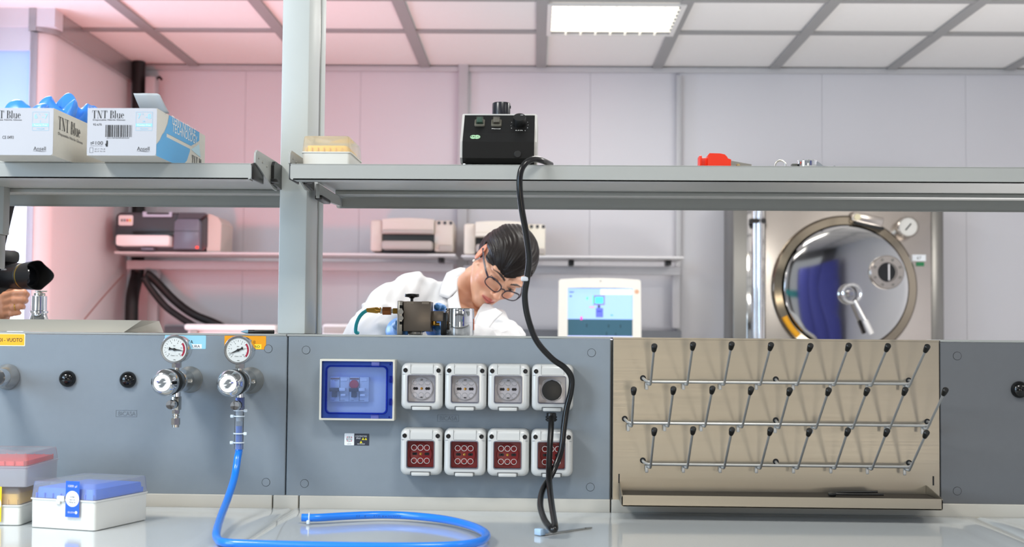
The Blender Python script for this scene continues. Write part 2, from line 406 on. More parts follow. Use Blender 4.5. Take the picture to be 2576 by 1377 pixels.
# the spine (hollow service box the panels are fixed to)
ZP = pt(1200, 851, 0).z; ZPB = pt(1100, 1254, 0).z
g = G().box((0, 0.1955, (ZP + 0.1) / 2), (3.4, 0.32, ZP - 0.1 - 0.004)); sp = part('service_spine', g, mat('spine_grey', (168, 172, 174), 0.4))
tag(sp, 'long grey hollow service spine that carries the panels and instruments', 'bench spine')
capring = []
def panel(label, pa, pb, m, caps, words=None, depth=0.02, name='service_board'):
    xa, xb = pt(pa, 1050, 0).x + 0.001, pt(pb, 1050, 0).x - 0.001
    r = thing(name, label, 'service panel', ((xa + xb) / 2, 0.0, (ZP + ZPB) / 2)); h = ZP - ZPB
    part('board', G().box((0, depth / 2, 0), (xb - xa, depth, h), bev=0.0015, seg=1), m, r)
    for cx, cy in caps:
        p = pt(cx, cy, 0) - r.location
        part('screw_cap', G().prism(circ(0.0068, p.x, p.z, 28), -0.0002, -0.0006), m, r)
        part('cap_groove', G().ring(circ(0.0074, p.x, p.z, 28), circ(0.0068, p.x, p.z, 28), 0.0, -0.0004), m_gap, r)
    if words:
        cx, cy = words; p = pt(cx, cy, 0) - r.location; gg = G()
        gg.text('BICASA', 0.0075, (p.x + 0.001, -0.0004, p.z), w=0.031)
        o_ = [(p.x - .019, p.z - .006), (p.x + .019, p.z - .006), (p.x + .019, p.z + .006), (p.x - .019, p.z + .006)]; i_ = [(x * 1 + (0.0006 if x < p.x else -0.0006), z + (0.0005 if z < p.z else -0.0005)) for x, z in o_]
        gg.ring(o_, i_, 0, -0.0004); part('embossed_lettering', gg, m_line, r, smooth=False)
    return r
panel('grey service panel with the two gas regulators, left of the tall post', -260, 721, m_panel, [(675, 878), (669, 1214)], (318, 1041))
panel('grey service panel carrying the sockets and the blue breaker box', 721, 1537, m_panel, [(770, 881), (1488, 888), (766, 1217), (1485, 1226)], (1127, 1053))
panel('plain darker grey service panel with a single black dome, right of the peg rack', 2364, 3000, m_panel_d, [(2408, 896), (2408, 1236)], None)
# light metal capping on top of the panels
for pa, pb, lab in ((-260, 721, 'thin light capping strip along the top of the regulator panel'), (721, 1537, 'thin light capping strip along the top of the socket panel'), (2364, 3000, 'thin capping strip along the top of the plain dark panel')):
    xa, xb = pt(pa, 850, 0).x, pt(pb, 850, 0).x
    o = part('capping_strip', G().box(((xa + xb) / 2, 0.045, ZP + 0.0022), (xb - xa - .001, 0.09, 0.004), bev=0.001, seg=1), m_shelf); tag(o, lab, 'capping strip')

# posts
def post(pl, label, width=0.0496):
    p = pt(pl, 840, 0.01); xa = p.x; z0 = ZP + 0.0045; z1 = CEIL - 0.012
    r = thing('bench_post', label, 'post', (xa + width / 2, 0.10, z0))
    h = z1 - z0; d = 0.175
    fr = G().box((0, -d / 2 + 0.055, h / 2), (width, 0.11, h), bev=0.0025); part('front_profile', fr, m_post, r)
    part('rear_profile', G().box((0, d / 2 - 0.022, h / 2), (width, 0.044, h), bev=0.0025), m_post, r)
    part('slot', G().box((0, 0.026, h / 2), (width - 0.012, 0.024, h)), m_gap, r)
    part('slot_lip', G().box((width / 2 - 0.0012, 0.024, h / 2), (0.0024, 0.007, h)), mat('slot_steel', (110, 110, 108), 0.3, metal=0.8), r)
    return r
POST = post(697, 'tall pale grey post rising between the two shelves')
# shelves: inverted sheet-metal trays
YS0, YS1 = -0.18, 0.30
def shelf(xa, xb, py_top, px_ref, label, capside):
    z = pt(px_ref, py_top, YS0).z; lip = 40.5 * mpp(YS0)
    r = thing('shelf', label, 'shelf', ((xa + xb) / 2, (YS0 + YS1) / 2, z - lip)); w = xb - xa; D = YS1 - YS0
    part('top_sheet', G().box((0, 0, lip - 0.001), (w, D, 0.002), bev=0.0006, seg=1), m_shelf, r)
    def lip_at(y, s, flange, nm, hl):
        pl = rrect(w, hl, 0.004, 0, lip - 0.001 - hl / 2)
        gg = G().prism(pl, y, y + s * 0.0025); gg.box((0, y + s * flange / 2, lip - 0.001 - hl + 0.001), (w - 0.01, flange, 0.002)); part(nm, gg, m_shelf, r)
    lip_at(-D / 2, 1, 0.035, 'front_lip', lip - 0.001); lip_at(D / 2, -1, 0.004, 'rear_lip', lip + 0.002)
    part('stiffener', G().box((0, D / 2 - 0.06, lip - 0.006), (w - 0.02, 0.05, 0.008), bev=0.002), m_shelf, r)
    return r, z
SHR, ZS = shelf(pt(730, 430, YS0).x, 1.35, 415.5, 1450, 'right-hand grey metal shelf carrying the black stirrer', 0)
SHL, ZSL = shelf(-1.75, pt(632, 430, YS0).x, 409.5, 350, 'left-hand grey metal shelf carrying the glove boxes', 0)
part('end_cap', G().box((SHL.location.x * -1 + pt(632, 430, YS0).x + 0.0022, -0.2, 0.0135), (0.004, 0.075, 0.0275), bev=0.001), m_blackp, SHL)
part('end_cap', G().box((pt(730, 430, YS0).x - SHR.location.x - 0.001, -0.2, 0.0145), (0.003, 0.075, 0.0285), bev=0.001), m_blackp, SHR)
# shelf brackets clamped to the post
def bracket(px, sgn, label, z, ya=0.0, reach=0.18):
    x = pt(px, 400, YS0).x
    r = thing('shelf_bracket', label, 'bracket', (x, 0.0, z))
    # the end plate standing up at the shelf end
    pl = [(-0.178, 0.0012), (-0.16, -0.001), (-0.03, -0.027), (0.0, -0.027), (0.0, 0.024), (-0.165, 0.024), (-0.176, 0.018), (-0.178, 0.01)]
    gg = G(); gg.rings([[(-0.0015, y, zz) for y, zz in pl], [(0.0015, y, zz) for y, zz in pl]]); part('end_plate', gg, m_shelf, r)
    for k, (y, zz) in enumerate(((-0.155, 0.012), (-0.125, 0.009), (-0.09, 0.006))):
        part('rivet', G().cyl((0.0014, y, zz), (0.0028, y, zz), 0.002, n=10), m_steel2, r)
    pc = [(-0.055, -0.02), (0.02, -0.024), (0.02, 0.02), (-0.045, 0.02), (-0.055, 0.012)]
    gg = G(); gg.rings([[(0.0016, y, zz) for y, zz in pc], [(0.007, y, zz) for y, zz in pc]]); part('clamp', gg, m_blackp, r)
    part('clamp_lever', G().box((0.010, -0.06, -0.016), (0.012, 0.02, 0.006), bev=0.001), m_blackp, r)
    return r
bracket(640, -1, 'shelf bracket plate at the right end of the left shelf, with black clamp', ZSL)
bracket(727, 1, 'shelf bracket plate at the left end of the right shelf, beside the yellow tip box', ZS)
x = pt(793, 460, 0.02).x
r = thing('support_arm', 'slim support arm under the right shelf, reaching back from the post slot', 'bracket', (x, 0.12, ZS - 0.006))
pl = [(-0.09, -0.03), (0.178, -0.02), (0.178, -0.004), (-0.09, -0.004)]
g = G(); g.rings([[(0.0, y, zz) for y, zz in pl], [(0.006, y, zz) for y, zz in pl]]); part('arm', g, m_shelf, r)
part('hook', G().box((0.004, -0.04, -0.028), (0.014, 0.09, 0.008), bev=0.002), m_blackp, r)
# ================================================================ what hangs on the panels
def U(n): return n * K
# ---- steel peg rack with drip tray
xa, xb = pt(1541, 1050, 0).x, pt(2363, 1050, 0).x
PR = thing('draining_rack', 'brushed steel draining rack with three rows of black-tipped pegs above a drip tray', 'draining rack', ((xa + xb) / 2, -0.004, (ZP + ZPB) / 2))
R0 = PR.location.copy(); hh = ZP - ZPB; ww = xb - xa
def rl(px, py, y): return pt(px, py, y) - R0
g = G().box((0, 0.005, 0), (ww, 0.006, hh + 0.002), bev=0.001, seg=1); g.box((0, 0.06, hh / 2 + 0.002), (ww, 0.115, 0.003))
g.box((-ww / 2 + 0.001, 0.016, 0), (0.002, 0.022, hh))
part('back_plate', g, m_steel, PR)
# drip tray: an open trough along the foot
tb = rl(1563, 1272, -0.085).z; tt = rl(1563, 1244, -0.085).z; tx0, tx1 = rl(1563, 1250, -0.085).x, rl(2366, 1250, -0.085).x
yo = -0.094; g = G(); th = 0.0018; cx = (tx0 + tx1) / 2; tw = tx1 - tx0; zm = (tb + tt) / 2; th_ = tt - tb
g.prism(rrect(tw, th_, 0.004, cx, zm), yo, yo + th); g.box((cx, yo / 2, tb + 0.001), (tw - 0.004, -yo, th))
for x in (tx0 + th / 2, tx1 - th / 2):
    g.hexa([(x - th / 2, yo, tb), (x + th / 2, yo, tb), (x + th / 2, 0.0, tb), (x - th / 2, 0.0, tb), (x - th / 2, yo, tt), (x + th / 2, yo, tt), (x + th / 2, 0.0, tt + 0.012), (x - th / 2, 0.0, tt + 0.012)])
part('drip_tray', g, m_steel, PR)
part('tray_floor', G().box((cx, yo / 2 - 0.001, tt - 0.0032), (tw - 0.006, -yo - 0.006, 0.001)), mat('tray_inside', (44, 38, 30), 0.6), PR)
for px, py in ((1557, 1204), (2347, 1210)): p = rl(px, py, 0); part('slot', G().box((p.x, 0.0015, p.z), (0.0022, 0.002, 0.016)), m_gap, PR)
m_rod = mat('rod_steel', (186, 186, 184), 0.34, metal=0.55); m_tip = mat('peg_tip_rubber', (15, 15, 14), 0.42)
def zz(x, y): return (1530 + x / 2.463, 840 + y / 2.463)
rows = [
 (((215, 275), (1860, 290)), (298, 311), [(285, 88), (524, 78), (763, 76), (1006, 80), (1250, 86), (1487, 84), (1729, 87), (1972, 92)], [(262, 318), (490, 318), (718, 318), (943, 318), (1172, 320), (1402, 321), (1630, 325), (1862, 331)]),
 (((102, 527), (1975, 545)), (553, 570), [(158, 356), (403, 353), (644, 350), (883, 354), (1122, 360), (1363, 360), (1601, 360), (1837, 358), (2085, 360)], [(147, 576), (373, 576), (600, 577), (830, 582), (1060, 587), (1287, 589), (1515, 589), (1745, 590), (1975, 593)]),
 (((214, 785), (1862, 800)), (808, 825), [(285, 608), (525, 602), (765, 606), (1003, 607), (1244, 612), (1482, 610), (1724, 613), (1968, 624)], [(262, 833), (490, 834), (718, 835), (943, 837), (1174, 838), (1406, 838), (1633, 843), (1865, 849)])]
YR = -0.026; YT = -0.118
for (h0, h1), (ra, rb), tips, bases in rows:
    a, b = rl(*zz(*h0), 0), rl(*zz(*h1), 0)
    za, zb = rl(*zz(h0[0], ra), YR).z, rl(*zz(h1[0], rb), YR).z
    def arc(p, s, zr):      # from the hole out of the plate, then round into the rail
        return [(p.x, 0.004, p.z), (p.x, -0.012, p.z - 0.0005), (p.x + s * 0.0012, -0.019, p.z + (zr - p.z) * .3), (p.x + s * 0.004, YR + 0.0015, p.z + (zr - p.z) * .75), (p.x + s * 0.009, YR, zr)]
    g = G().tube(arc(a, 1, za) + list(reversed(arc(b, -1, zb))), 0.0025, n=10, smooth=False)
    mx = (a.x + b.x) / 2; mz = (a.z + b.z) / 2
    if True:
        q = rl(*zz(1037, (h0[1] + h1[1]) / 2), 0); g.tube([(q.x, 0.004, q.z), (q.x, YR, (za + zb) / 2 + 0.0)], 0.0024, n=10, smooth=False)
    part('rail', g, m_rod, PR)
    for q in (a, rl(*zz(1037, (h0[1] + h1[1]) / 2), 0), b): part('rail_hole', G().prism(circ(0.0052, q.x, q.z, 20), 0.0025, 0.0012), m_gap, PR)
    for (tx, ty), (bx, by) in zip(tips, bases):
        t = rl(*zz(tx, ty), YT); s = rl(*zz(bx, by), YR - 0.006)
        back = Vector((s.x - 0.004, YR + 0.004, s.z + 0.0035)); d = (t - s).normalized()
        g = G().tube([back + Vector((-0.002, 0.002, -0.012)), back + Vector((-.002, 0, -0.001)), Vector((s.x - 0.001, YR - 0.003, s.z + 0.0005)), s + d * 0.008, s + d * 0.03, s + (t - s) * .6, t - d * 0.006], 0.0021, n=10, sub=5)
        g.box(back + Vector((-0.002, 0.0005, -0.006)), (0.0052, 0.003, 0.012), bev=0.0008)
        pg = part('peg', g, m_rod, PR)
        part('peg_tip', G().lathe([(0.0037, 0), (0.0043, 0.003), (0.0052, 0.012), (0.005, 0.0145), (0.0035, 0.016)], t - d * 0.008, d, n=16), m_tip, pg)
# a black tweezer-like tool lying in the tray
p = rl(2150, 1240, -0.03)
r = thing('tweezers', 'black tweezers lying in the steel drip tray', 'tweezers', R0 + Vector((p.x, -0.05, tt - 0.0022)))
g = G().tube([(-0.042, -0.004, 0.004), (-0.02, -0.006, 0.004), (0.042, -0.008, 0.0045)], 0.002, n=8); part('arm', g, m_blackp, r)
part('arm', G().tube([(-0.042, 0.004, 0.0045), (-0.02, 0.007, 0.006), (0.035, 0.005, 0.0075)], 0.002, n=8), m_blackp, r)
part('joint', G().box((-0.044, 0, 0.003), (0.012, 0.016, 0.006), bev=0.002), m_blackp, r)

# ---- sockets
m_sock = mat('socket_grey', (198, 199, 197), 0.22, coat=0.3); m_sockback = mat('socket_box_grey', (150, 153, 155), 0.4)
m_ins_w = mat('insert_white', (214, 212, 206), 0.3); m_ins_r = mat('insert_red', (146, 34, 28), 0.3, var=0.25, vscale=60); m_window = clear('clear_window', (249, 248, 251), 0.16, 0.06)
m_ringc = mat('moulded_ring', (190, 184, 182), 0.15, spec=0.8); m_brass = mat('brass', (196, 152, 72), 0.25, metal=1.0)
def make_socket(red):
    r = thing('wall_socket', 'x', 'socket')
    body = rrect(U(103), U(114), U(15)); wx, wz, ww_, wh = U(-1.5), U(-5.5), U(68), U(67)
    hole = rrect(ww_, wh, U(4), wx, wz)
    part('back_box', G().prism(rrect(U(104), U(116), U(14), 0, 0), 0, U(-34), bev=U(3)), m_sockback, r)
    part('cover_frame', G().ring(body, hole, U(-32), U(-56), bev=U(11)), m_sock, r, angle=50)
    g = G()
    g.box((0, U(-56.3), U(31)), (U(54), U(0.6), U(0.8)))
    for s in (-1, 1):
        g.box((s * U(28), U(-55.9), U(44)), (U(0.9), U(0.9), U(24))); g.box((s * U(40), U(-55.3), U(30)), (U(18), U(0.9), U(0.9)))
    part('hinge_seam', g, mat('seam_grey', (120, 122, 124), 0.6), r)
    for s in (-1, 1):
        sc_ = part('screw', G().lathe([(U(5.6), U(48)), (U(5.6), U(56.8)), (U(4.6), U(57.4)), (U(3), U(56))], (s * U(41), 0, U(40)), (0, -1, 0), n=20), m_blackp, r)
    # insert
    ins = part('socket_insert', G().prism(rrect(U(66), U(65), U(4), wx, wz), U(-33), U(-38)), m_ins_r if red else m_ins_w, r)
    part('round_face', G().lathe([(U(28), 0), (U(28), U(3)), (U(26), U(4.5)), (U(25), U(4.2))], (wx, U(-38), wz), (0, -1, 0), n=36), m_ins_r if red else m_ins_w, ins)
    g = G()
    for s in (-1, 1):
        for q in (-1, 1): g.prism(circ(U(3.6), wx + s * U(15) + q * U(2.6), wz, 16), U(-42), U(-42.6))
    g.box((wx, U(-42.6), wz + U(22)), (U(6), U(0.8), U(3.6))); g.box((wx, U(-42.6), wz - U(22)), (U(6), U(0.8), U(3.6)))
    part('contact_hole', g, m_blackp, ins)
    part('earth_contact', G().lathe([(U(3.4), 0), (U(3.4), U(.8)), (U(1.5), U(.5))], (wx, U(-42), wz), (0, -1, 0), n=16), m_brass, ins)
    win = part('window', G().prism(rrect(U(67), U(66), U(4), wx, wz), U(-52), U(-54)), m_window, r)
    g = G()
    for i in (-1, 0, 1):
        for j in (-1, 1): g.torus((wx + i * U(15.8), U(-54), wz + j * U(16)), (0, 1, 0), U(6.6), U(0.75), n=24, m=6)
    part('moulded_rings', g, m_ringc if red else clear('moulded_ring_clear', (225, 225, 225), 0.2, 0.1, 0.25), win)
    g = G().ring(rrect(U(70), U(69), U(5), wx, wz), rrect(U(66), U(65), U(4), wx, wz), U(-54.5), U(-57.2)); part('window_bead', g, mat('window_bead', (104, 104, 116), 0.35), r)
    part('latch', G().box((U(-1), U(-53), U(-54)), (U(45), U(14), U(9)), bev=U(3)), m_sock, r)
    g = G().box((U(-1), U(-55.4), U(-48.6)), (U(49), U(2), U(1.4))); g.box((U(-25.5), U(-55), U(-53)), (U(1.4), U(2), U(9))); g.box((U(23.5), U(-55), U(-53)), (U(1.4), U(2), U(9)))
    part('latch_gap', g, mat('seam_dark', (70, 72, 75), 0.6), r)
    return r
posn = ['first from the left', 'second from the left', 'third from the left']
white = [(1061, 973), (1171, 974), (1279.5, 975), (1390, 976)]; red = [(1059, 1138), (1169, 1139.5), (1278, 1140.5), (1388.5, 1141.5)]
WL = ['grey socket with white insert beside the blue breaker box', 'grey socket with white insert, second of the upper row', 'grey socket with white insert, third of the upper row, left of the plugged one', 'grey socket of the upper row with the black plug in it']
RL = ['grey socket with red insert, first of the lower row, nearest the notice sticker', 'grey socket with red insert, second of the lower row', 'grey socket with red insert, third of the lower row', 'grey socket with red insert behind the two black cables']
SOCK = []
for kind, lst, labs in ((False, white, WL), (True, red, RL)):
    p0 = make_socket(kind)
    for i, ((px, py), lab) in enumerate(zip(lst, labs)):
        o = p0 if i == 0 else copy_tree(p0)
        # face sits U(56) in front of the panel: place by the face
        q = pt(px, py, -U(56)); o.location = (q.x, 0, q.z)
        o['label'] = lab; o['group'] = 'red sockets of the lower row' if kind else 'white sockets of the upper row'; SOCK.append(o)

# ---- breaker box with blue see-through door
q = pt(898, 981.5, -0.03); BX = thing('breaker_box', 'breaker box with a transparent blue door in a cream frame', 'breaker box', (q.x, 0, q.z))
w_, h_ = U(188), U(152)
part('frame', G().ring(rrect(w_, h_, U(2)), rrect(U(178), U(142), U(2)), 0, -0.030, bev=0.001), mat('box_frame', (204, 202, 190), 0.35), BX)
part('cover_plate', G().box((0, -0.006, 0), (U(180), 0.004, U(144))), mat('box_inside', (222, 226, 230), 0.4), BX)
m_bdoor = clear('blue_clear', (70, 112, 226), 0.10, 0.05); m_bdark = clear('blue_clear_thick', (96, 130, 226), 0.2, 0.05, 0.15, (50, 84, 210))
g = G().ring(rrect(U(178), U(142), U(2)), rrect(U(152), U(118), U(10), U(-1.5), 0), -0.024, -0.0265); dr = part('door', g, clear('blue_door_rim', (176, 196, 240), 0.12, 0.05, 0.3, (96, 126, 208)), BX)
g = G().ring(rrect(U(156), U(121), U(12), U(-1.5), 0), rrect(U(147), U(113), U(9), U(-1), U(.5)), -0.0255, -0.033, bev=0.002); part('raised_rim', g, clear('blue_thick_rim', (120, 150, 234), 0.15, 0.05, 0.15, (50, 82, 205)), dr)
part('pane', G().prism(rrect(U(147), U(113), U(9), U(-1), U(.5)), -0.031, -0.0322), clear('blue_pane', (226, 235, 252), 0.14, 0.05, 0.12, (190, 205, 240)), dr)
for z in (U(27), U(-29)): part('hinge', G().box((U(84), -0.029, z), (U(8), 0.008, U(17)), bev=0.0015), m_bdark, dr)
for z in (U(63.5), U(-66)): part('latch', G().box((U(45), -0.028, z), (U(20), 0.003, U(12)), bev=0.001), clear('blue_latch', (160, 170, 240), 0.15, 0.1, 0.5, (160, 170, 235)), dr)
g = G()
for x, z in ((U(82), U(64)), (U(81), U(-67))): g.lathe([(U(2.4), 0), (U(2.4), U(1)), (U(1), U(.4))], (x, -0.0265, z), (0, -1, 0), n=14)
part('screw', g, m_bdark, dr)
m_brk = mat('breaker_grey', (214, 220, 224), 0.35); m_tog = mat('toggle_black', (30, 34, 42), 0.4)
def bz(x, y): return ((x - 815) / 7.65 * K, -(y - 697) / 7.65 * K)
for n, (x0, x1) in enumerate(((275, 645), (650, 1022))):
    a = bz(x0, 455); b = bz(x1, 930)
    br = part('breaker', G().box(((a[0] + b[0]) / 2, -0.0125, (a[1] + b[1]) / 2), (b[0] - a[0], 0.009, a[1] - b[1]), bev=0.0008), m_brk, BX)
    xm = x0 + 93
    g = G().box((*(lambda c: (c[0], -0.0175))(bz(xm, 500)), bz(xm, 490)[1]), (U(22), 0.0006, U(4))); part('brown_strip', g, mat('brown_print', (150, 104, 78), 0.6), br, smooth=False)
    c = bz(xm, 700); g = G().box((c[0], -0.022, c[1]), (U(23), 0.012, U(9)), bev=0.001); c = bz(xm, 790); g.box((c[0], -0.02, c[1]), (U(12.5), 0.008, U(14)), bev=0.0008); part('toggle', g, m_tog, br)
    c = bz(xm + 155, 695); g = G().box((c[0], -0.021, c[1]), (U(16), 0.01, U(8)), bev=0.001); c = bz(xm + 165, 800); g.box((c[0], -0.019, c[1]), (U(13), 0.005, U(6)), bev=0.001); part('white_lever', g, mat('lever_white', (236, 238, 240), 0.3), br)
    c = bz(xm + 175, 512); part('oval_window', G().prism(rrect(U(17), U(6.5), U(3.2), *c), -0.017, -0.018), mat('lever_white', (236, 238, 240), 0.3), br)
    g = G()
    for x in (x0 + 190,): c = bz(x, 690); g.box((c[0], -0.0172, c[1]), (U(.7), 0.0008, U(60)))
    g.text('T  TEST', U(3), (bz(xm, 530)[0], -0.0173, bz(xm, 530)[1])); g.text('C16A', U(2.6), (bz(xm - 40, 905)[0], -0.0173, bz(xm, 905)[1])); g.text('Id=0,03A', U(2.6), (bz(xm + 150, 905)[0], -0.0173, bz(xm, 905)[1]))
    part('print', g, m_tog, br, smooth=False)
c = bz(742, 600); part('red_button', G().lathe([(U(11.5), 0), (U(11.5), U(6)), (U(10), U(8)), (U(0.1), U(8.4))], (c[0], -0.017, c[1]), (0, -1, 0), n=28), mat('red_button', (206, 40, 36), 0.4), BX)
# ---- small notice sticker
q = pt(897.5, 1106, 0); NS = thing('notice_sticker', 'small white and black notice sticker below the blue breaker box', 'sticker', (q.x, 0, q.z))
part('white_field', G().prism(rrect(U(25), U(30), U(2), U(-18.6), 0), 0, -0.0004), mat('sticker_white', (232, 236, 240), 0.4), NS, smooth=False)
part('black_field', G().prism(rrect(U(38), U(29.5), U(1), U(12.4), U(-.4)), 0, -0.0004), mat('sticker_black', (44, 48, 60), 0.4), NS, smooth=False)
g = G()
for a in range(4):
    s1, s2 = ((1, 1), (-1, 1), (-1, -1), (1, -1))[a]; c = (U(-18.6), U(0.6))
    pl = [(c[0] + s1 * U(3.8), c[1] + s2 * U(3.4))] + [(c[0] + s1 * U(8.4) * math.cos(t), c[1] + s2 * U(7.6) * math.sin(t)) for t in (0.48, 0.75, 1.05)]
    g.flat(pl, -0.0006)
part('red_cross', g, mat('print_red', (178, 24, 60), 0.5), NS, smooth=False, fix=False)
g = G(); y = -0.0007
g.text('BI', U(4), (U(-18.6), y, U(5.4))); g.text('BICASA', U(4), (U(-18.6), y, U(0.4)), w=U(15)); g.text('SA', U(4), (U(-18.6), y, U(-4.8))); g.text('FIRE PROOF', U(1.8), (U(-18.6), y, U(-11.6)), w=U(10))
part('black_print', g, m_tog, NS, smooth=False, fix=False)
g = G(); g.text('CONTENITORE', U(3.6), (U(11), y, U(8)), w=U(29)); g.text('IP65', U(3.8), (U(4.5), y, U(2.6)), w=U(10.5)); g.text('CEI EN 60529', U(2.6), (U(11), y, U(-11.4)), w=U(19)); part('white_print', g, mat('sticker_white', (232, 236, 240), 0.4), NS, smooth=False, fix=False)
g = G()
for cx, cz in ((U(16), U(1.8)), (U(23), U(1.8)), (U(11), U(-6.2))): g.flat([(cx - U(3.3), cz - U(3)), (cx + U(3.3), cz - U(3)), (cx, cz + U(3.2))], y)
part('warning_triangles', g, mat('print_yellow', (240, 226, 40), 0.5), NS, smooth=False, fix=False)
g = G()
for cx, cz in ((U(16), U(1.2)), (U(23), U(1.2)), (U(11), U(-6.8))): g.box((cx, y - 0.0001, cz), (U(.7), 0.0001, U(2.6)))
part('warning_marks', g, m_tog, NS, smooth=False)

# ---- fluid stickers
def sticker(label, px0, py0, px1, py1, rgb, lines, rad=0.0015, border=None):
    a, b = pt(px0, py0, 0), pt(px1, py1, 0); c = (a + b) / 2; w, h = b.x - a.x, a.z - b.z
    r = thing('sticker', label, 'sticker', (c.x, 0, c.z)); y = -0.0005
    if border:
        part('border', G().prism(rrect(w, h, rad), 0, -0.0003), mat(border[0], border[1], 0.4), r, smooth=False); w2, h2 = w - U(4), h - U(4)
    else: w2, h2 = w, h
    part('field', G().prism(rrect(w2, h2, rad), -0.0001, -0.0004), mat('sticker_%d_%d_%d' % rgb, rgb, 0.4), r, smooth=False)
    for ln in lines:
        s, hpx, x, yy, wpx, back = ln; q = pt(x, yy, 0) - r.location
        if back: part('inset_field', G().prism(rrect(U(back[0]), U(back[1]), 0.0003, q.x + U(back[3]), q.z), -0.0003, -0.0006), mat('inset_%d_%d_%d' % back[2], back[2], 0.4), r, smooth=False)
        g = G().text(s, U(hpx), (q.x, -0.0008, q.z), w=U(wpx)); part('lettering', g, m_tog, r, smooth=False, fix=False)
    return r
sticker('yellow sticker reading FLUIDI - VUOTO at the upper left edge', -70, 838.5, 63, 871.5, (250, 180, 8), [('FLUIDI - VUOTO', 9.5, 16, 855.5, 83, None)], border=('sticker_cream', (248, 236, 200)))
sticker('pale blue sticker reading ARIA PURA behind the left pressure gauge', 415, 843.5, 518, 878.5, (150, 208, 226), [('ARIA', 8.5, 474, 860.5, 24, None), ('PURA', 6.5, 491, 871.8, 25, (46, 11, (236, 240, 242), -6))])
sticker('orange sticker reading AZOTO N2 behind the right pressure gauge', 565, 845, 669, 880, (240, 160, 10), [('AZOTO N2', 7, 623, 861, 40, None), ('PURO', 5.5, 641, 872.5, 26, (46, 12, (250, 224, 60), -6))])

# ---- black domes
for px, py, lab in ((168.5, 953.5, 'glossy black dome plug between the left valve and the middle of the panel'), (320.5, 956, 'glossy black dome plug left of the first gas regulator'), (2566, 981, 'glossy black dome plug on the plain dark panel')):
    q = pt(px, py, -0.004); o = part('dome_plug', G().lathe([(U(21), -0.001), (U(21), 0.002), (U(19.5), U(9)), (U(15), U(15)), (U(8), U(18.5)), (U(0.2), U(19.6))], (0, 0, 0), (0, -1, 0), n=36), mat('dome_black', (10, 10, 11), 0.12), None)
    o.location = (q.x, 0, q.z); tag(o, lab, 'plug', 'black dome plugs')

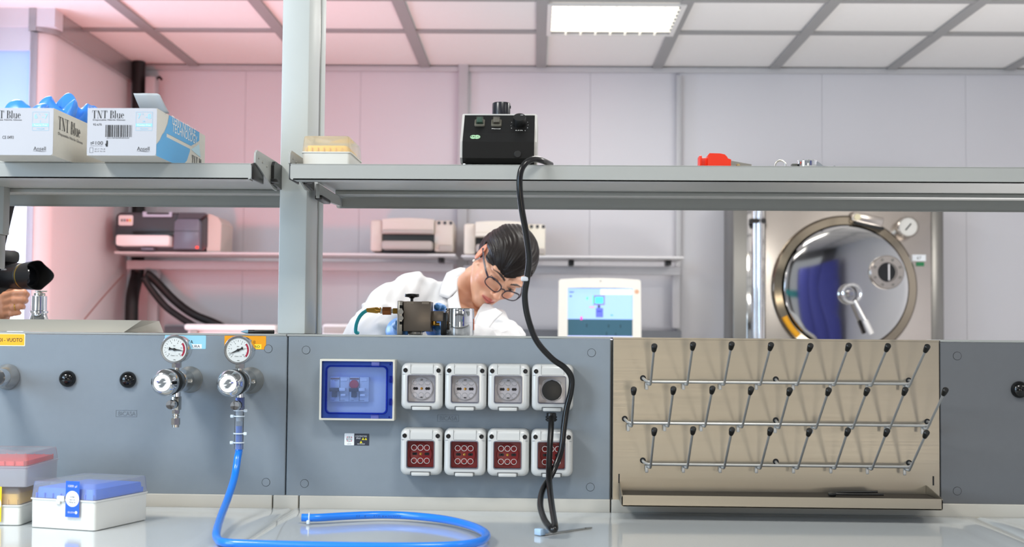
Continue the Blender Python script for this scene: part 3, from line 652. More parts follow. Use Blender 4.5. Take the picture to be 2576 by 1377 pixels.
# ---- gas regulators
m_white = mat('dial_white', (232, 232, 230), 0.35); m_dark = mat('print_black', (18, 18, 20), 0.5)
def regulator(fx, fy, label, needle, blue, mirror):
    q = pt(fx, fy, 0); r = thing('gas_regulator', label, 'gas regulator', (q.x, 0, q.z)); A = (0, -1, 0)
    part('flange', G().lathe([(U(33.5), 0), (U(33.5), 0.0015), (U(31), 0.004), (U(22), 0.030), (U(20.5), 0.034)], (0, 0, 0), A, n=48), m_satin, r)
    b = part('body', G().lathe([(U(21), 0.031), (U(26), 0.036), (U(27.5), 0.04), (U(27.5), 0.084), (U(28.8), 0.086), (U(28.8), 0.092), (U(27.5), 0.094)], (0, 0, 0), A, n=48), m_chrome, r)
    part('side_port', G().lathe([(U(6), 0), (U(6), U(3)), (U(4.6), U(3.2)), (U(4), U(1)), (U(.1), U(1))], (U(25.5), -0.06, 0), (1, 0, 0), n=20), m_satin, b)
    part('black_collar', G().lathe([(U(26), 0.092), (U(27), 0.094), (U(28), 0.106), (U(28), 0.110), (U(29), 0.111), (U(29), 0.118), (U(30), 0.119), (U(30), 0.124)], (0, 0, 0), A, n=48), mat('collar_black', (10, 10, 10), 0.18), r)
    part('knob_grip', G().lathe([(U(30), 0.122), (U(32), 0.126)] + [(U(32 if i % 2 else 31.2), 0.126 + 0.002 * i) for i in range(1, 9)] + [(U(31.5), 0.146)], (0, 0, 0), A, n=48), m_rubber, r)
    kn = part('knob_cap', G().lathe([(U(31), 0.145), (U(32), 0.147), (U(32), 0.154), (U(30.5), 0.159), (U(23), 0.169), (U(21.5), 0.1695), (U(20.8), 0.168), (U(.1), 0.168)], (0, 0, 0), A, n=48), m_chrome, r)
    part('knob_disc', G().lathe([(U(20.6), 0.1675), (U(20.2), 0.1692), (U(.1), 0.1696)], (0, 0, 0), A, n=40), m_white, kn)
    g = G(); gb = G(); y = -0.1701
    for i, (x0, x1) in enumerate(((-2, 6), (-5, 7.6), (-7, 3), (-9.5, 9.5), (-3, 7), (-7.6, 5), (-6, 2))):
        z = U(9 - i * 3.0); sk = U(3.5)
        (gb if i == 3 and False else g).flat([(U(x0) - sk * .4, z - U(1)), (U(x1) - sk * .4, z - U(1)), (U(x1) + sk * .4, z + U(1)), (U(x0) + sk * .4, z + U(1))], y)
    sx = 1 if mirror else -1
    gb.flat([(-sx * U(8), U(1.5)), (-sx * U(13), U(2)), (-sx * U(12), U(4.2)), (-sx * U(7), U(3.4))], y - 0.0001)
    Rm = Matrix.Rotation(0.0, 4, 'Y')
    part('logo_stripes', g, mat('logo_grey', (74, 78, 78), 0.5), kn, smooth=False, fix=False); part('logo_blue_stripe', gb, mat('logo_blue', (30, 30, 150), 0.5), kn, smooth=False, fix=False)
    # gauge above
    yg = -0.103; zg = U(78)
    part('gauge_stem', G().cyl((0, -0.084, U(24)), (0, -0.084, U(46)), U(6.5)).hexnut((0, -0.084, U(33)), (0, -0.084, U(46)), U(12)), m_satin, r)
    c = part('gauge_case', G().lathe([(U(30), 0.068), (U(32), 0.069), (U(33), 0.071), (U(33), 0.0965), (U(35), 0.0975), (U(35.2), 0.101), (U(33.6), 0.1035), (U(31), 0.1035), (U(30), 0.1005), (U(.1), 0.1005)], (0, 0, zg), A, n=48), m_chrome, r)
    d = part('dial', G().lathe([(U(29.8), 0.1006), (U(29.5), 0.1011), (U(.1), 0.1011)], (0, 0, zg), A, n=40), m_white, c)
    g = G(); y = -0.1014
    for i in range(21):
        a = math.radians(225 - 270 * i / 20); r0 = U(20 if i % 2 == 0 else 22.5); r1 = U(24.5)
        u = Vector((math.cos(a), 0, math.sin(a))); n_ = Vector((-u.z, 0, u.x)) * U(.4); o_ = Vector((0, y, zg))
        g.f([g.v(o_ + u * r0 + n_), g.v(o_ + u * r0 - n_), g.v(o_ + u * r1 - n_), g.v(o_ + u * r1 + n_)])
    g.text('bar', U(3), (0, y, zg + U(9))); g.text('Class 1.6', U(2.6), (0, y, zg - U(15)), w=U(17)); g.text('MPa', U(2.4), (U(1), y, zg - U(25.5)))
    for s, a in (('0', 222), ('2', 168), ('4', 115), ('6', 62), ('8', 12), ('10', -42)): a = math.radians(a); g.text(s, U(3.2), (U(17) * math.cos(a), y, zg + U(17) * math.sin(a)))
    part('scale_print', g, m_dark, d, smooth=False, fix=False)
    g = G(); n = 14
    for i in range(n):
        a0, a1 = (math.radians(38 - 78 * j / n) for j in (i, i + 1))
        g.f([g.v((U(rr) * math.cos(a), y, zg + U(rr) * math.sin(a))) for rr, a in ((22, a0), (26.5, a0), (26.5, a1), (22, a1))])
    part('red_arc', g, mat('print_red', (178, 24, 60), 0.5), d, smooth=False, fix=False)
    a = math.radians(needle); u = Vector((math.cos(a), 0, math.sin(a))); n_ = Vector((-u.z, 0, u.x)); o_ = Vector((0, -0.1022, zg)); g = G()
    P = [o_ + u * U(25), o_ + n_ * U(2), o_ - u * U(8) + n_ * U(1.6), o_ - u * U(13) + n_ * U(4.2), o_ - u * U(13) - n_ * U(4.2), o_ - u * U(8) - n_ * U(1.6), o_ - n_ * U(2)]
    g.rings([P, [p + Vector((0, -0.0006, 0)) for p in P]]); g.lathe([(U(3.6), 0), (U(3.2), 0.0014), (U(.1), 0.0016)], o_, A, n=16); part('needle', g, m_dark, d)
    part('gauge_glass', G().lathe([(U(30.5), 0.1028), (U(.1), 0.1033)], (0, 0, zg), A, n=40, cap0=False), clear('gauge_glass', (248, 250, 250), 0.12, 0.02), c)
    # outlet below
    part('outlet_neck', G().cyl((0, -0.082, U(-24)), (0, -0.082, U(-38)), U(9.5)), m_chrome, r)
    part('valve_block', G().box((0, -0.080, U(-54)), (U(16), 0.020, U(33)), bev=0.001), mat('valve_blue', (92, 104, 160), 0.3, metal=0.5) if blue else m_satin, r)
    part('valve_knob', G().lathe([(U(8), 0.088), (U(10), 0.094), (U(11), 0.098), (U(11), 0.106)], (0, 0, U(-55)), A, n=28), m_rubber, r)
    part('valve_knob_cap', G().lathe([(U(11.2), 0.105), (U(12), 0.107), (U(12), 0.116), (U(10.5), 0.119), (U(.1), 0.1195)], (0, 0, U(-55)), A, n=28), m_chrome, r)
    if not blue:
        g = G().hexnut((0, -0.084, U(-69)), (0, -0.084, U(-79)), U(9.5)).cyl((0, -0.084, U(-79)), (0, -0.084, U(-90)), U(6.5)).hexnut((0, -0.084, U(-90)), (0, -0.084, U(-106)), U(11)).cyl((0, -0.084, U(-106)), (0, -0.084, U(-112)), U(8.5)); g.torus((0, -0.084, U(-84)), (0, 0, 1), U(7), U(1.6), n=20)
        part('outlet_nipple', g, m_satin, r)
    return r
m_satin = mat('nickel_satin', (196, 192, 184), 0.2, metal=1.0)
regulator(477, 955.5, 'chrome gas regulator with a bare outlet nipple, its needle in the red arc', -8, False, True)
RG2 = regulator(631, 957.5, 'chrome gas regulator feeding the blue hose, its needle pointing low', 204, True, False)
# clear sleeve and ties of the blue hose + the hose itself: one thing
zt = ZW + 0.0092
qa = RG2.location + Vector((0, -0.084, U(-69)))
HS = thing('blue_hose', 'bright blue pneumatic hose hanging from the regulator and coiled on the worktop', 'hose', (qa.x, qa.y, qa.z)); H0 = HS.location.copy()
def hp(px, py, Y): return pt(px, py, Y) - H0
def hz(px, py, rr=0.0063): return ptz(px, py, zt + rr - 0.0045) - H0
top = [Vector((0, 0, U(-38))), Vector((U(.5), 0, U(-70))), Vector((U(.5), 0, U(-100)))]
mid = [hp(598, 1150, -0.095), hp(590, 1200, -0.115), hp(573, 1255, -0.18), hp(556, 1300, -0.28)]
low = [hp(545, 1338, -0.392), hz(548, 1357), hz(566, 1366), hz(640, 1370), hz(800, 1374), hz(1000, 1376.5), hz(1130, 1374), hz(1198, 1366), hz(1223, 1352), hz(1216, 1338), hz(1180, 1322), hz(1120, 1308), hz(1040, 1299), hz(960, 1296), hz(870, 1299), hz(800, 1303), hz(759, 1303)]
m_hose = mat('hose_blue', (28, 126, 236), 0.25, coat=0.2)
part('tube', G().tube(top + mid + low, 0.0063, n=14, sub=8), m_hose, HS, angle=60)
part('clear_sleeve', G().lathe([(0.0085, 0), (0.0088, 0.004), (0.0082, 0.01), (0.0078, 0.012), (0.0078, U(104)), (0.0066, U(104)), (0.0066, 0.01)], (0, 0, U(10)), (0, 0, -1), n=24, cap0=False, cap1=False), clear('milky_sleeve', (236, 240, 244), 0.2, 0.1, 0.18, (225, 232, 240)), HS)
part('hose_barb', G().lathe([(0.005, 0), (0.0064, U(6)), (0.005, U(12)), (0.0062, U(18)), (0.0045, U(26))], (0, 0, 0), (0, 0, -1), n=20), mat('barb_clear', (214, 218, 220), 0.2), HS)
m_tie = mat('cable_tie', (214, 226, 236), 0.35)
for k, (z, s) in enumerate(((U(0), 1), (U(-14), -1), (U(-56), 1), (U(-78), -1))):
    g = G().torus((0, 0, z), (0, 0, 1), 0.0088, 0.0012, n=24, m=6); g.box((s * 0.0115, -0.003, z), (0.006, 0.005, 0.0052), bev=0.001); part('cable_tie', g, m_tie, HS)
e0 = hz(790, 1303); e1 = hz(778, 1303); d = (e1 - e0).normalized()
g = G().torus(e1, d, 0.0072, 0.0012, n=20, m=6); g.box(e1 + Vector((0, -0.009, -0.006)), (0.005, 0.008, 0.006), bev=0.001); part('cable_tie', g, m_tie, HS)
g = G()
for s, px, wd in (('FLEXILON PUR 10 x 7', 975, 62), ('0', 920, 3), ('S 0', 902, 8)):
    c = ptz(px, 1298, zt + 0.0085) - H0; g.text(s, 0.003, c + Vector((0, -0.0060, 0)), x=(-1, 0, 0), z=(0, 0, -1), w=U(wd))
part('hose_print', g, mat('hose_print', (14, 40, 110), 0.5), HS, smooth=False, fix=False)

# ---- valve cut by the left edge
q = pt(13, 949, -0.01); r = thing('gas_valve', 'steel valve with a round flange at the left edge of the panel', 'valve', (q.x, 0, q.z))
part('flange', G().lathe([(U(33), 0), (U(33), 0.002), (U(31.5), 0.008), (U(24), 0.02), (U(22), 0.022)], (0, 0, 0), (0, -1, 0), n=48), mat('valve_grey', (170, 172, 172), 0.25, metal=0.7), r)
part('ring', G().lathe([(U(22), 0.018), (U(22.5), 0.04), (U(21), 0.046), (U(18), 0.046)], (0, 0, 0), (0, -1, 0), n=40), m_chrome, r)
part('spindle', G().lathe([(U(19), 0.03), (U(19), 0.13), (U(17), 0.134)], (0, 0, 0), (0, -1, 0), n=36), mat('spindle_grey', (96, 98, 100), 0.35), r)
# ================================================================ things on the worktop, on the spine and on the shelves
def tmat(base, xdir):
    """a frame standing at base with its x axis along xdir (level)"""
    x = Vector((xdir.x, xdir.y, 0)).normalized(); y = Vector((0, 0, 1)).cross(x)
    return Matrix(((x.x, y.x, 0, base.x), (x.y, y.y, 0, base.y), (0, 0, 1, base.z), (0, 0, 0, 1)))
def tip_box(label, B, A, length, hs, ht, m_base, m_lid, m_rack, rack_z, group=None, lab=None, clasp=True):
    """B front-right bottom corner, A front-left bottom corner; local origin at the middle of the foot"""
    w = (B - A).length; M0 = tmat(B, B - A); c = M0 @ Vector((-w / 2, length / 2, 0)); M = tmat(c, B - A)
    r = thing('pipette_tip_box', label, 'tip box', M=M, group=group)
    g = G(); l = length
    def rr(k): return rrect(w - k, l - k, 0.005, n=4)
    g.rings([[(x, y, 0) for x, y in rr(0.004)], [(x, y, 0.001) for x, y in rr(0.001)], [(x, y, hs - 0.002) for x, y in rr(0)], [(x, y, hs - .002) for x, y in rr(-0.003)], [(x, y, hs) for x, y in rr(-0.003)], [(x, y, hs) for x, y in rr(0.002)], [(x, y, hs - 0.006) for x, y in rr(0.004)]], True, True)
    part('base', g, m_base, r)
    g = G(); g.rings([[(x, y, hs + .0004) for x, y in rr(-0.001)], [(x, y, ht - 0.004) for x, y in rr(0.003)], [(x, y, ht - 0.001) for x, y in rr(0.0045)], [(x, y, ht) for x, y in rr(0.008)]], False, True)
    part('lid', g, m_lid, r, fix=True)
    g = G(); g.rings([[(x, y, hs + .0002) for x, y in rr(0.010)], [(x, y, rack_z) for x, y in rr(0.014)]], True, True)
    for i in range(8):
        x = -w / 2 + w * (i + .5) / 8
        for y in (-l / 2 + 0.0045, l / 2 - 0.0045): g.box((x, y, hs + 0.004), (0.0012, 0.003, 0.008))
    part('tip_rack', g, m_rack, r)
    if clasp: g = G().box((-w * 0.02, -l / 2 - 0.001, hs + 0.001), (0.014, 0.005, 0.009), bev=0.0012); g.box((-w * 0.06, -l / 2 - 0.001, hs - 0.004), (0.008, 0.004, 0.008), bev=0.001); part('clasp', g, m_base, r)
    if lab: lab(r, w, l, hs, ht)
    return r
m_lidc = clear('frosted_lid', (240, 242, 247), 0.12, 0.25, 0.24, (238, 240, 246))
m_boxw = mat('box_white', (222, 222, 216), 0.4, sss=0.0)
def px_h(py0, py1, p): return (py0 - py1) * (p - CAM).dot(RC @ Vector((0, 1, 0))) / FPX
Bb, Ab = ptz(238.5, 1337.5, ZW + 0.0005), ptz(76, 1327, ZW + 0.0005); Cb = ptz(314, 1316, ZW + 0.0005)
def gilson(col, vol, side):
    def lab(r, w, l, hs, ht):
        cx = w * 0.17 if side is None else side; y = -l / 2 - 0.0036; lw, lh = 0.0255, 0.056; cz = hs + 0.0015
        part('label_field', G().prism(rrect(lw, lh, 0.0008, cx, cz), y, y - 0.0003), col, r, smooth=False)
        part('label_disc', G().prism(circ(0.0125, cx, cz + 0.0005, 32), y - 0.0003, y - 0.0005), m_white, r, smooth=False)
        g = G(); g.text(vol, 0.0045, (cx, y - 0.0007, cz + 0.020), w=0.0165); g.text('GILSON', 0.0028, (cx - 0.002, y - 0.0007, cz - 0.0205), w=0.012); g.prism(circ(0.0024, cx + 0.0075, cz - 0.0205, 12), y - 0.0005, y - 0.0007)
        part('label_white_print' if vol[0] == '1' else 'label_print', g, m_white if vol[0] == '1' else m_dark, r, smooth=False, fix=False)
        g = G(); g.text('PYREX' if False else 'D1000' if vol[0] == '1' else 'D200', 0.0022, (cx, y - 0.0007, cz + 0.0035), w=0.008); g.text('PIPETTE TIPS', 0.0018, (cx, y - 0.0007, cz - 0.0012), w=0.010); g.text('TIPACK', 0.0022, (cx, y - 0.0007, cz - 0.005), w=0.013)
        part('label_small_print', g, m_dark, r, smooth=False, fix=False)
    return lab
kB = (Bb - CAM).dot(RC @ Vector((0, 1, 0))) / FPX
hsB, htB = (1337.5 - 1262) * kB, (1337.5 - 1219.5) * kB
LB = 0.142
tip_box('white tip box with a blue rack under its frosted lid, labelled 1000 µl', Bb, Ab, LB, hsB, htB, m_boxw, m_lidc, mat('rack_blue', (84, 140, 250), 0.4), hsB + (htB - hsB) * 0.62, None, gilson(mat('label_blue', (20, 92, 214), 0.45), '1000 µl', None))
By = ptz(51, 1323, ZW + 0.0005); dx = (Bb - Ab).normalized(); Ay = By - dx * (Bb - Ab).length
kY = (By - CAM).dot(RC @ Vector((0, 1, 0))) / FPX; hsY, htY = (1323 - 1272) * kY, (1323 - 1228) * kY
Ay2 = By - Vector((1, 0.02, 0)).normalized() * 0.118
wY = 0.118
tip_box('white tip box with a yellow rack, labelled 200 µl, under the red one', By, Ay2, LB, hsY, htY, m_boxw, m_lidc, mat('rack_yellow', (250, 200, 90), 0.4), hsY + (htY - hsY) * 0.6, None, gilson(mat('label_yellow', (250, 208, 20), 0.45), '200 µl', wY * 0.14))
Br = Vector((pt(68, 1225, By.y).x, By.y, 0)); Br = pt(68, 1225, By.y - 0.002); Br.z = ZW + 0.0005 + htY + 0.0006; Ar = Br - Vector((1, 0.02, 0)).normalized() * 0.125
kR = kY; hsR, htR = (1224 - 1171.5) * kR, (1224 - 1139) * kR
tip_box('clear tip box with a red rack, standing on the yellow one', Br, Ar, LB, hsR, htR, clear('frosted_base', (238, 238, 244), 0.1, 0.3, 0.5, (240, 240, 246)), m_lidc, mat('rack_red', (244, 84, 74), 0.4), hsR + (htR - hsR) * 0.35, None, None)
# ---- flat metal strip with a pale plastic end, on the worktop under the black cable
a, b = ptz(1366, 1346, ZW + 0.001), ptz(1490, 1328.5, ZW + 0.001)
M = tmat((a + b) / 2, b - a); L = (b - a).length
r = thing('metal_strip', 'flat metal strip with a pale blue plastic end, lying under the hanging black cable', 'tool', M=M)
w = 0.0075; pl = [(-L / 2, -w / 2), (L / 2 - 0.006, -w / 2), (L / 2, 0), (L / 2 - 0.006, w / 2), (-L / 2, w / 2)]
g = G(); g.rings([[(x, y, 0) for x, y in pl], [(x, y, 0.0012) for x, y in pl]]); part('blade', g, m_satin, r)
g = G().lathe([(0.0016, 0.0011), (0.0016, 0.0016)], (L / 2 - 0.016, 0, 0), (0, 0, 1), n=14); part('hole_rim', g, m_gap, r)
g = G().box((-L / 2 - 0.006, 0.001, 0.005), (0.012, 0.014, 0.010), bev=0.0015); g.box((-L / 2 + 0.006, 0.004, 0.0035), (0.016, 0.006, 0.007), bev=0.001); part('plastic_end', g, mat('pale_blue_plastic', (176, 206, 236), 0.3), r)
# ---- black power cable: from the stirrer over the shelf edge down to the plug
YV = -0.045
P = [(1385, 414, -0.135), (1366, 405, -0.18), (1344, 400.5, -0.20), (1324, 409, -0.212), (1310, 432, -0.216), (1307, 470, -0.216), (1313, 530, -0.21), (1324, 590, -0.20), (1331, 650, -0.19), (1326, 700, -0.18), (1320, 745, -0.17), (1328, 800, -0.155), (1350, 858, -0.135), (1388, 902, -0.115), (1420, 925, -0.10), (1437, 950, -0.09), (1436, 985, -0.085), (1425, 1030, -0.082), (1418, 1080, -0.082), (1411, 1135, -0.085), (1390, 1190, -0.098), (1366, 1232, -0.13), (1359, 1270, -0.19), (1368, 1305, -0.26), (1383, 1327, -0.305), (1393, 1334, -0.315), (1396, 1324, -0.305), (1389, 1280, -0.22), (1383, 1230, -0.14), (1381, 1190, -0.105), (1383, 1130, -0.075), (1386, 1080, -0.055), (1387, 1050, -0.04)]
q = pt(1387, 1045, YV + 0.015); CB = thing('power_cable', 'black mains cable from the stirrer over the shelf edge down to the upper socket', 'cable', q); C0 = CB.location.copy()
part('wire', G().tube([pt(*p) - C0 for p in P], 0.0052, n=14, sub=8), mat('cable_black', (10, 10, 11), 0.22), CB, angle=60)
s4 = SOCK[3].location - C0
part('plug', G().lathe([(U(24.5), 0), (U(24.5), U(4)), (U(23), U(6)), (U(14), U(7)), (U(.1), U(7))], (s4.x + U(-1.5), -U(42.4), s4.z + U(-5.5)), (0, -1, 0), n=36), m_blackp, CB)
g = G().cyl((0, 0.0, 0.004), (0, 0, -0.011), 0.0085, bev=0.001)
for z in (-0.002, -0.0065): g.cyl((0, 0, z), (0, 0, z - 0.0028), 0.0102, bev=0.0006)
part('strain_relief', g, m_blackp, CB)
q = pt(1320, 702, -0.18) - C0; part('cable_clip', G().box(q, (0.012, 0.012, 0.008), bev=0.002), mat('clip_clear', (190, 194, 200), 0.3), CB)

# ---- on the spine top
zs = ZP + 0.0006
# two black pens beside the post
for n, (x0, x1, y, z, lab) in enumerate(((607, 690, 0.03, 0.0072, 'slim black pen lying against the foot of the tall post'), (645, 690, 0.05, 0.0085, 'second black pen lying behind the first, by the tall post'))):
    a, b = pt(x0, 840, y), pt(x1, 840, y); L = b.x - a.x
    r = thing('pen', lab, 'pen', ((a.x + b.x) / 2, y, ZP + 0.0042 + 0.0036), group=None)
    part('barrel', G().cyl((-L / 2 + 0.012, 0, 0), (L / 2, 0, 0), 0.0035, bev=0.001), m_blackp, r)
    part('tip', G().lathe([(0.0035, 0), (0.0032, -0.005), (0.0012, -0.012), (0.0004, -0.014)], (-L / 2 + 0.013, 0, 0), (1, 0, 0), n=16), mat('pen_tip', (120, 160, 180), 0.3), r)
    part('clip', G().box((L / 2 - 0.018, -0.003, 0.003), (0.034, 0.002, 0.0015)), m_steel2, r)
# steel hood: a low truncated pyramid lying on the spine
a = pt(310, 836, 0.09); bx1 = a.x; z0 = ZP + 0.0046
hgt = (836 - 805) * mpp(0.12)
r = thing('steel_hood', 'low bright steel hood with sloping sides on top of the spine, left of the regulators', 'hood', (bx1 - 0.4, 0.2, z0))
o = r.location; b0, b1 = 0.093 - 0.2, 0.35 - 0.2; X0_, X1_ = -0.7, 0.4; dxs = 0.024
g = G().hexa([(X0_, b0, 0), (X1_, b0, 0), (X1_ + 0.0, b1, 0), (X0_, b1, 0), (X0_, b0 + 0.03, hgt), (X1_ + dxs, b0 + 0.03, hgt), (X1_ + dxs - 0.01, b1 - 0.08, hgt), (X0_, b1 - 0.08, hgt)])
part('shell', g, mat('hood_steel', (226, 217, 200), 0.35, metal=0.15), r, smooth=False)
# valve unit (block, handwheel, brass couplings, teal tube)
YB_ = 0.27
q0 = pt(1048, 842, YB_); r = thing('valve_unit', 'dull steel valve block with a black handwheel and brass couplings on the spine', 'valve unit', (q0.x, YB_, z0 - 0.0006)); B0 = r.location.copy()
k = mpp(YB_)
def bl(px, py, y=0.0): p = pt(px, py, YB_ + y); return Vector((p.x - B0.x, y, p.z - B0.z))
m_blk = mat('block_steel', (128, 118, 108), 0.38, metal=0.75, brushed=(4, 4, 200), vscale=5)
c0, c1 = bl(1018, 834), bl(1087, 760); zb_, zt_ = c0.z, c1.z
part('block', G().box(((c0.x + c1.x) / 2, 0, (zb_ + zt_) / 2), (c1.x - c0.x, 0.055, zt_ - zb_), bev=0.0012), m_blk, r)
p0, p1 = bl(1003, 843), bl(1017, 758)
fp = part('face_plate', G().box(((p0.x + p1.x) / 2, 0, (0 + p1.z) / 2), (p1.x - p0.x, 0.062, p1.z), bev=0.0015), m_steel2, r)
for y_ in (772, 813):
    s = bl(1009, y_, -0.0315); part('slot', G().box((s.x, -0.0312, s.z), (0.006, 0.0012, 0.006)), m_gap, fp)
for y_ in (785, 801):
    s = bl(1009, y_, -0.031); part('bolt', G().hexnut((s.x, -0.030, s.z), (s.x, -0.036, s.z), 0.0055), m_satin, fp)
g = G()
for x_ in (1032, 1070): s = bl(x_, 762, -0.028); g.box((s.x, -0.0277, s.z), (0.014, 0.001, 0.0055))
part('inset', g, mat('inset_grey', (150, 142, 132), 0.3, metal=0.8), r)
s = bl(1036, 760); hw = bl(1037, 745)
part('wheel_stem', G().cyl((s.x, 0, zt_ - 0.002), (s.x, 0, hw.z), 0.003), m_blackp, r)
g = G().lathe([(0.004, -0.003), (0.006, -0.001), (0.0135, 0), (0.0142, 0.001), (0.0142, 0.0052), (0.0135, 0.006), (0.0001, 0.0066)], (s.x, 0, hw.z - 0.002), (0, 0, 1), n=36); part('handwheel', g, m_blackp, r)
s0, s1 = bl(1086, 783), bl(1116, 809); part('side_arm', G().box(((s0.x + s1.x) / 2, 0.004, (s0.z + s1.z) / 2), (s1.x - s0.x, 0.03, s0.z - s1.z), bev=0.001), m_blk, r)
s = bl(1097, 815); g = G().cyl((s.x - .004, 0, s.z + 0.005), (s.x - .004, 0, s.z - 0.002), 0.005).cyl((s.x - 0.009, 0, s.z - 0.001), (s.x + 0.007, 0, s.z - 0.001), 0.003); part('small_fitting', g, m_brass, r)
f0, f1 = bl(1026, 845), bl(1063, 836); part('foot', G().cyl(((f0.x + f1.x) / 2, 0, 0), ((f0.x + f1.x) / 2, 0, zb_ + .001), (f1.x - f0.x) / 2, bev=0.001), m_steel2, r)
zc_ = bl(1000, 783).z
def X(px): return bl(px, 783).x
g = G().hexnut((X(989), 0, zc_), (X(1004), 0, zc_), 0.0062); part('brass_nut', g, m_brass, r)
part('brass_nut', G().hexnut((X(963), 0, zc_), (X(984), 0, zc_), 0.0088), mat('brass_red', (190, 120, 76), 0.3, metal=1.0), r)
part('collar', G().cyl((X(957), 0, zc_), (X(963), 0, zc_), 0.0055).cyl((X(983), 0, zc_), (X(990), 0, zc_), 0.0045), m_white, r)
g = G().lathe([(0.0040, 0), (0.0046, 0.006), (0.0058, 0.016), (0.0062, 0.018), (0.0062, 0.022), (0.005, 0.024), (0.005, 0.026), (0.0062, 0.027), (0.0058, 0.029)], (X(922), 0, zc_ + 0.0012), (1, 0, 0), n=24); part('hose_coupling', g, m_brass, r)
tp = [Vector((X(924), 0, zc_ + 0.0012))] + [bl(x, y, yy) for x, y, yy in ((914, 787, 0.0), (903, 800, 0.004), (896, 818, 0.01), (895, 835, 0.014))] + [Vector((bl(897, 845).x, 0.02, 0.003))]
part('teal_tube', G().tube(tp, 0.0037, n=12), mat('tube_teal', (36, 178, 190), 0.25), r, angle=60)
# polished can beside it
q = pt(1156, 844, YB_); rc_ = 36.5 * mpp(YB_); hc_ = (844 - 776) * mpp(YB_)
r = thing('polished_can', 'polished steel can with an orange sticker, right of the valve block', 'can', (q.x, YB_, z0 - 0.0006))
part('can_body', G().lathe([(rc_ * .98, 0), (rc_, 0.002), (rc_, hc_ * .45), (rc_ * .992, hc_ * .455), (rc_ * .992, hc_ * .47), (rc_, hc_ * .475), (rc_, hc_ - 0.008), (rc_ * .98, hc_ - 0.006), (rc_ * .98, hc_ - 0.0045), (rc_ * .99, hc_ - 0.003), (rc_ * .96, hc_), (rc_ * .1, hc_ + .0005)], (0, 0, 0), (0, 0, 1), n=56), m_chrome, r)
lf = G()
for i in range(6):
    a0, a1 = (-0.25 + 0.08 * j for j in (i, i + 1)); lf.f([lf.v((math.cos(a) * (rc_ + .0003), math.sin(a) * (rc_ + .0003), z)) for a, z in ((a0, hc_ * .2), (a1, hc_ * .2), (a1, hc_ * .62), (a0, hc_ * .62))])
part('orange_sticker', lf, mat('sticker_orange', (236, 100, 30), 0.5), r)
part('side_bracket', G().box((-rc_ - 0.002, 0.0, hc_ * .42), (0.012, 0.02, hc_ * .84), bev=0.002), m_blackp, r)
# polished flask at the far left, and a grey stand column cut by the left edge
YF = 0.26
q = pt(98, 803, YF); k = mpp(YF); zf = z0 + 0.0 
r = thing('steel_flask', 'polished steel flask with a small wing cap, in front of the photographer', 'flask', (q.x, YF, z0 + hgt)); hf = 803 - 727
part('flask_body', G().lathe([(24 * k, 0), (23 * k, 2 * k), (19 * k, 14 * k), (19 * k, 17 * k), (22 * k, 18 * k), (22 * k, 22 * k), (18.5 * k, 24 * k), (18.5 * k, 60 * k), (16 * k, 62 * k), (12 * k, 63 * k)], (0, 0, 0), (0, 0, 1), n=44), m_chrome, r)
part('wing_cap', G().lathe([(14 * k, 62 * k), (14 * k, 68 * k), (6 * k, 70 * k), (5 * k, 74 * k)], (0, 0, 0), (0, 0, 1), n=28).box((4 * k, 0, 73 * k), (30 * k, 6 * k, 4 * k), bev=0.001), m_steel2, r)
q = pt(-15, 800, 0.2); r = thing('stand_column', 'stepped grey metal column at the left edge of the picture', 'column', (q.x, 0.2, z0 + hgt)); k = mpp(0.2)
zz_ = lambda py: (802 - py) * k
part('upper_sleeve', G().box((0, 0, (zz_(586) + 0.33) / 2), (52 * k, 0.03, 0.33 - zz_(586)), bev=0.002), m_shelf, r)
part('middle_tube', G().box((-2 * k, 0, (zz_(586) + zz_(672)) / 2), (40 * k, 0.028, zz_(672) * -1 + zz_(586)), bev=0.002), mat('column_grey', (160, 163, 162), 0.3), r)
part('lower_tube', G().lathe([(16 * k, 0), (14 * k, 0.004), (13 * k, zz_(745)), (9 * k, zz_(735)), (9 * k, zz_(672))], (-2 * k, 0, 0), (0, 0, 1), n=28), mat('column_grey', (160, 163, 162), 0.3), r)

# ---- on the right-hand shelf
def shelf_root(name, label, cat, px, Y, z=ZS, group=None):
    q = pt(px, 415, Y); return thing(name, label, cat, (q.x, Y, z + 0.0006), group)
# yellow tip box
ya_ = -0.15; k = mpp(ya_); q1, q2 = pt(760, 410, ya_), pt(880, 411, ya_)
m_ivory = mat('ivory_box', (212, 211, 204), 0.4)
def lab0(r, w, l, hs, ht): pass
B = Vector((q2.x, ya_, ZS + 0.0006)); A = Vector((q1.x, ya_, ZS + 0.0006))
tip_box('small ivory tip box with a yellow rack, on the right shelf against the post', B, A, 0.135, (414 - 378) * k, (414 - 337) * k, m_ivory, clear('amber_lid', (250, 247, 236), 0.12, 0.2, 0.34, (242, 238, 222)), mat('rack_amber', (255, 206, 84), 0.4), (414 - 361) * k, None, None, False)
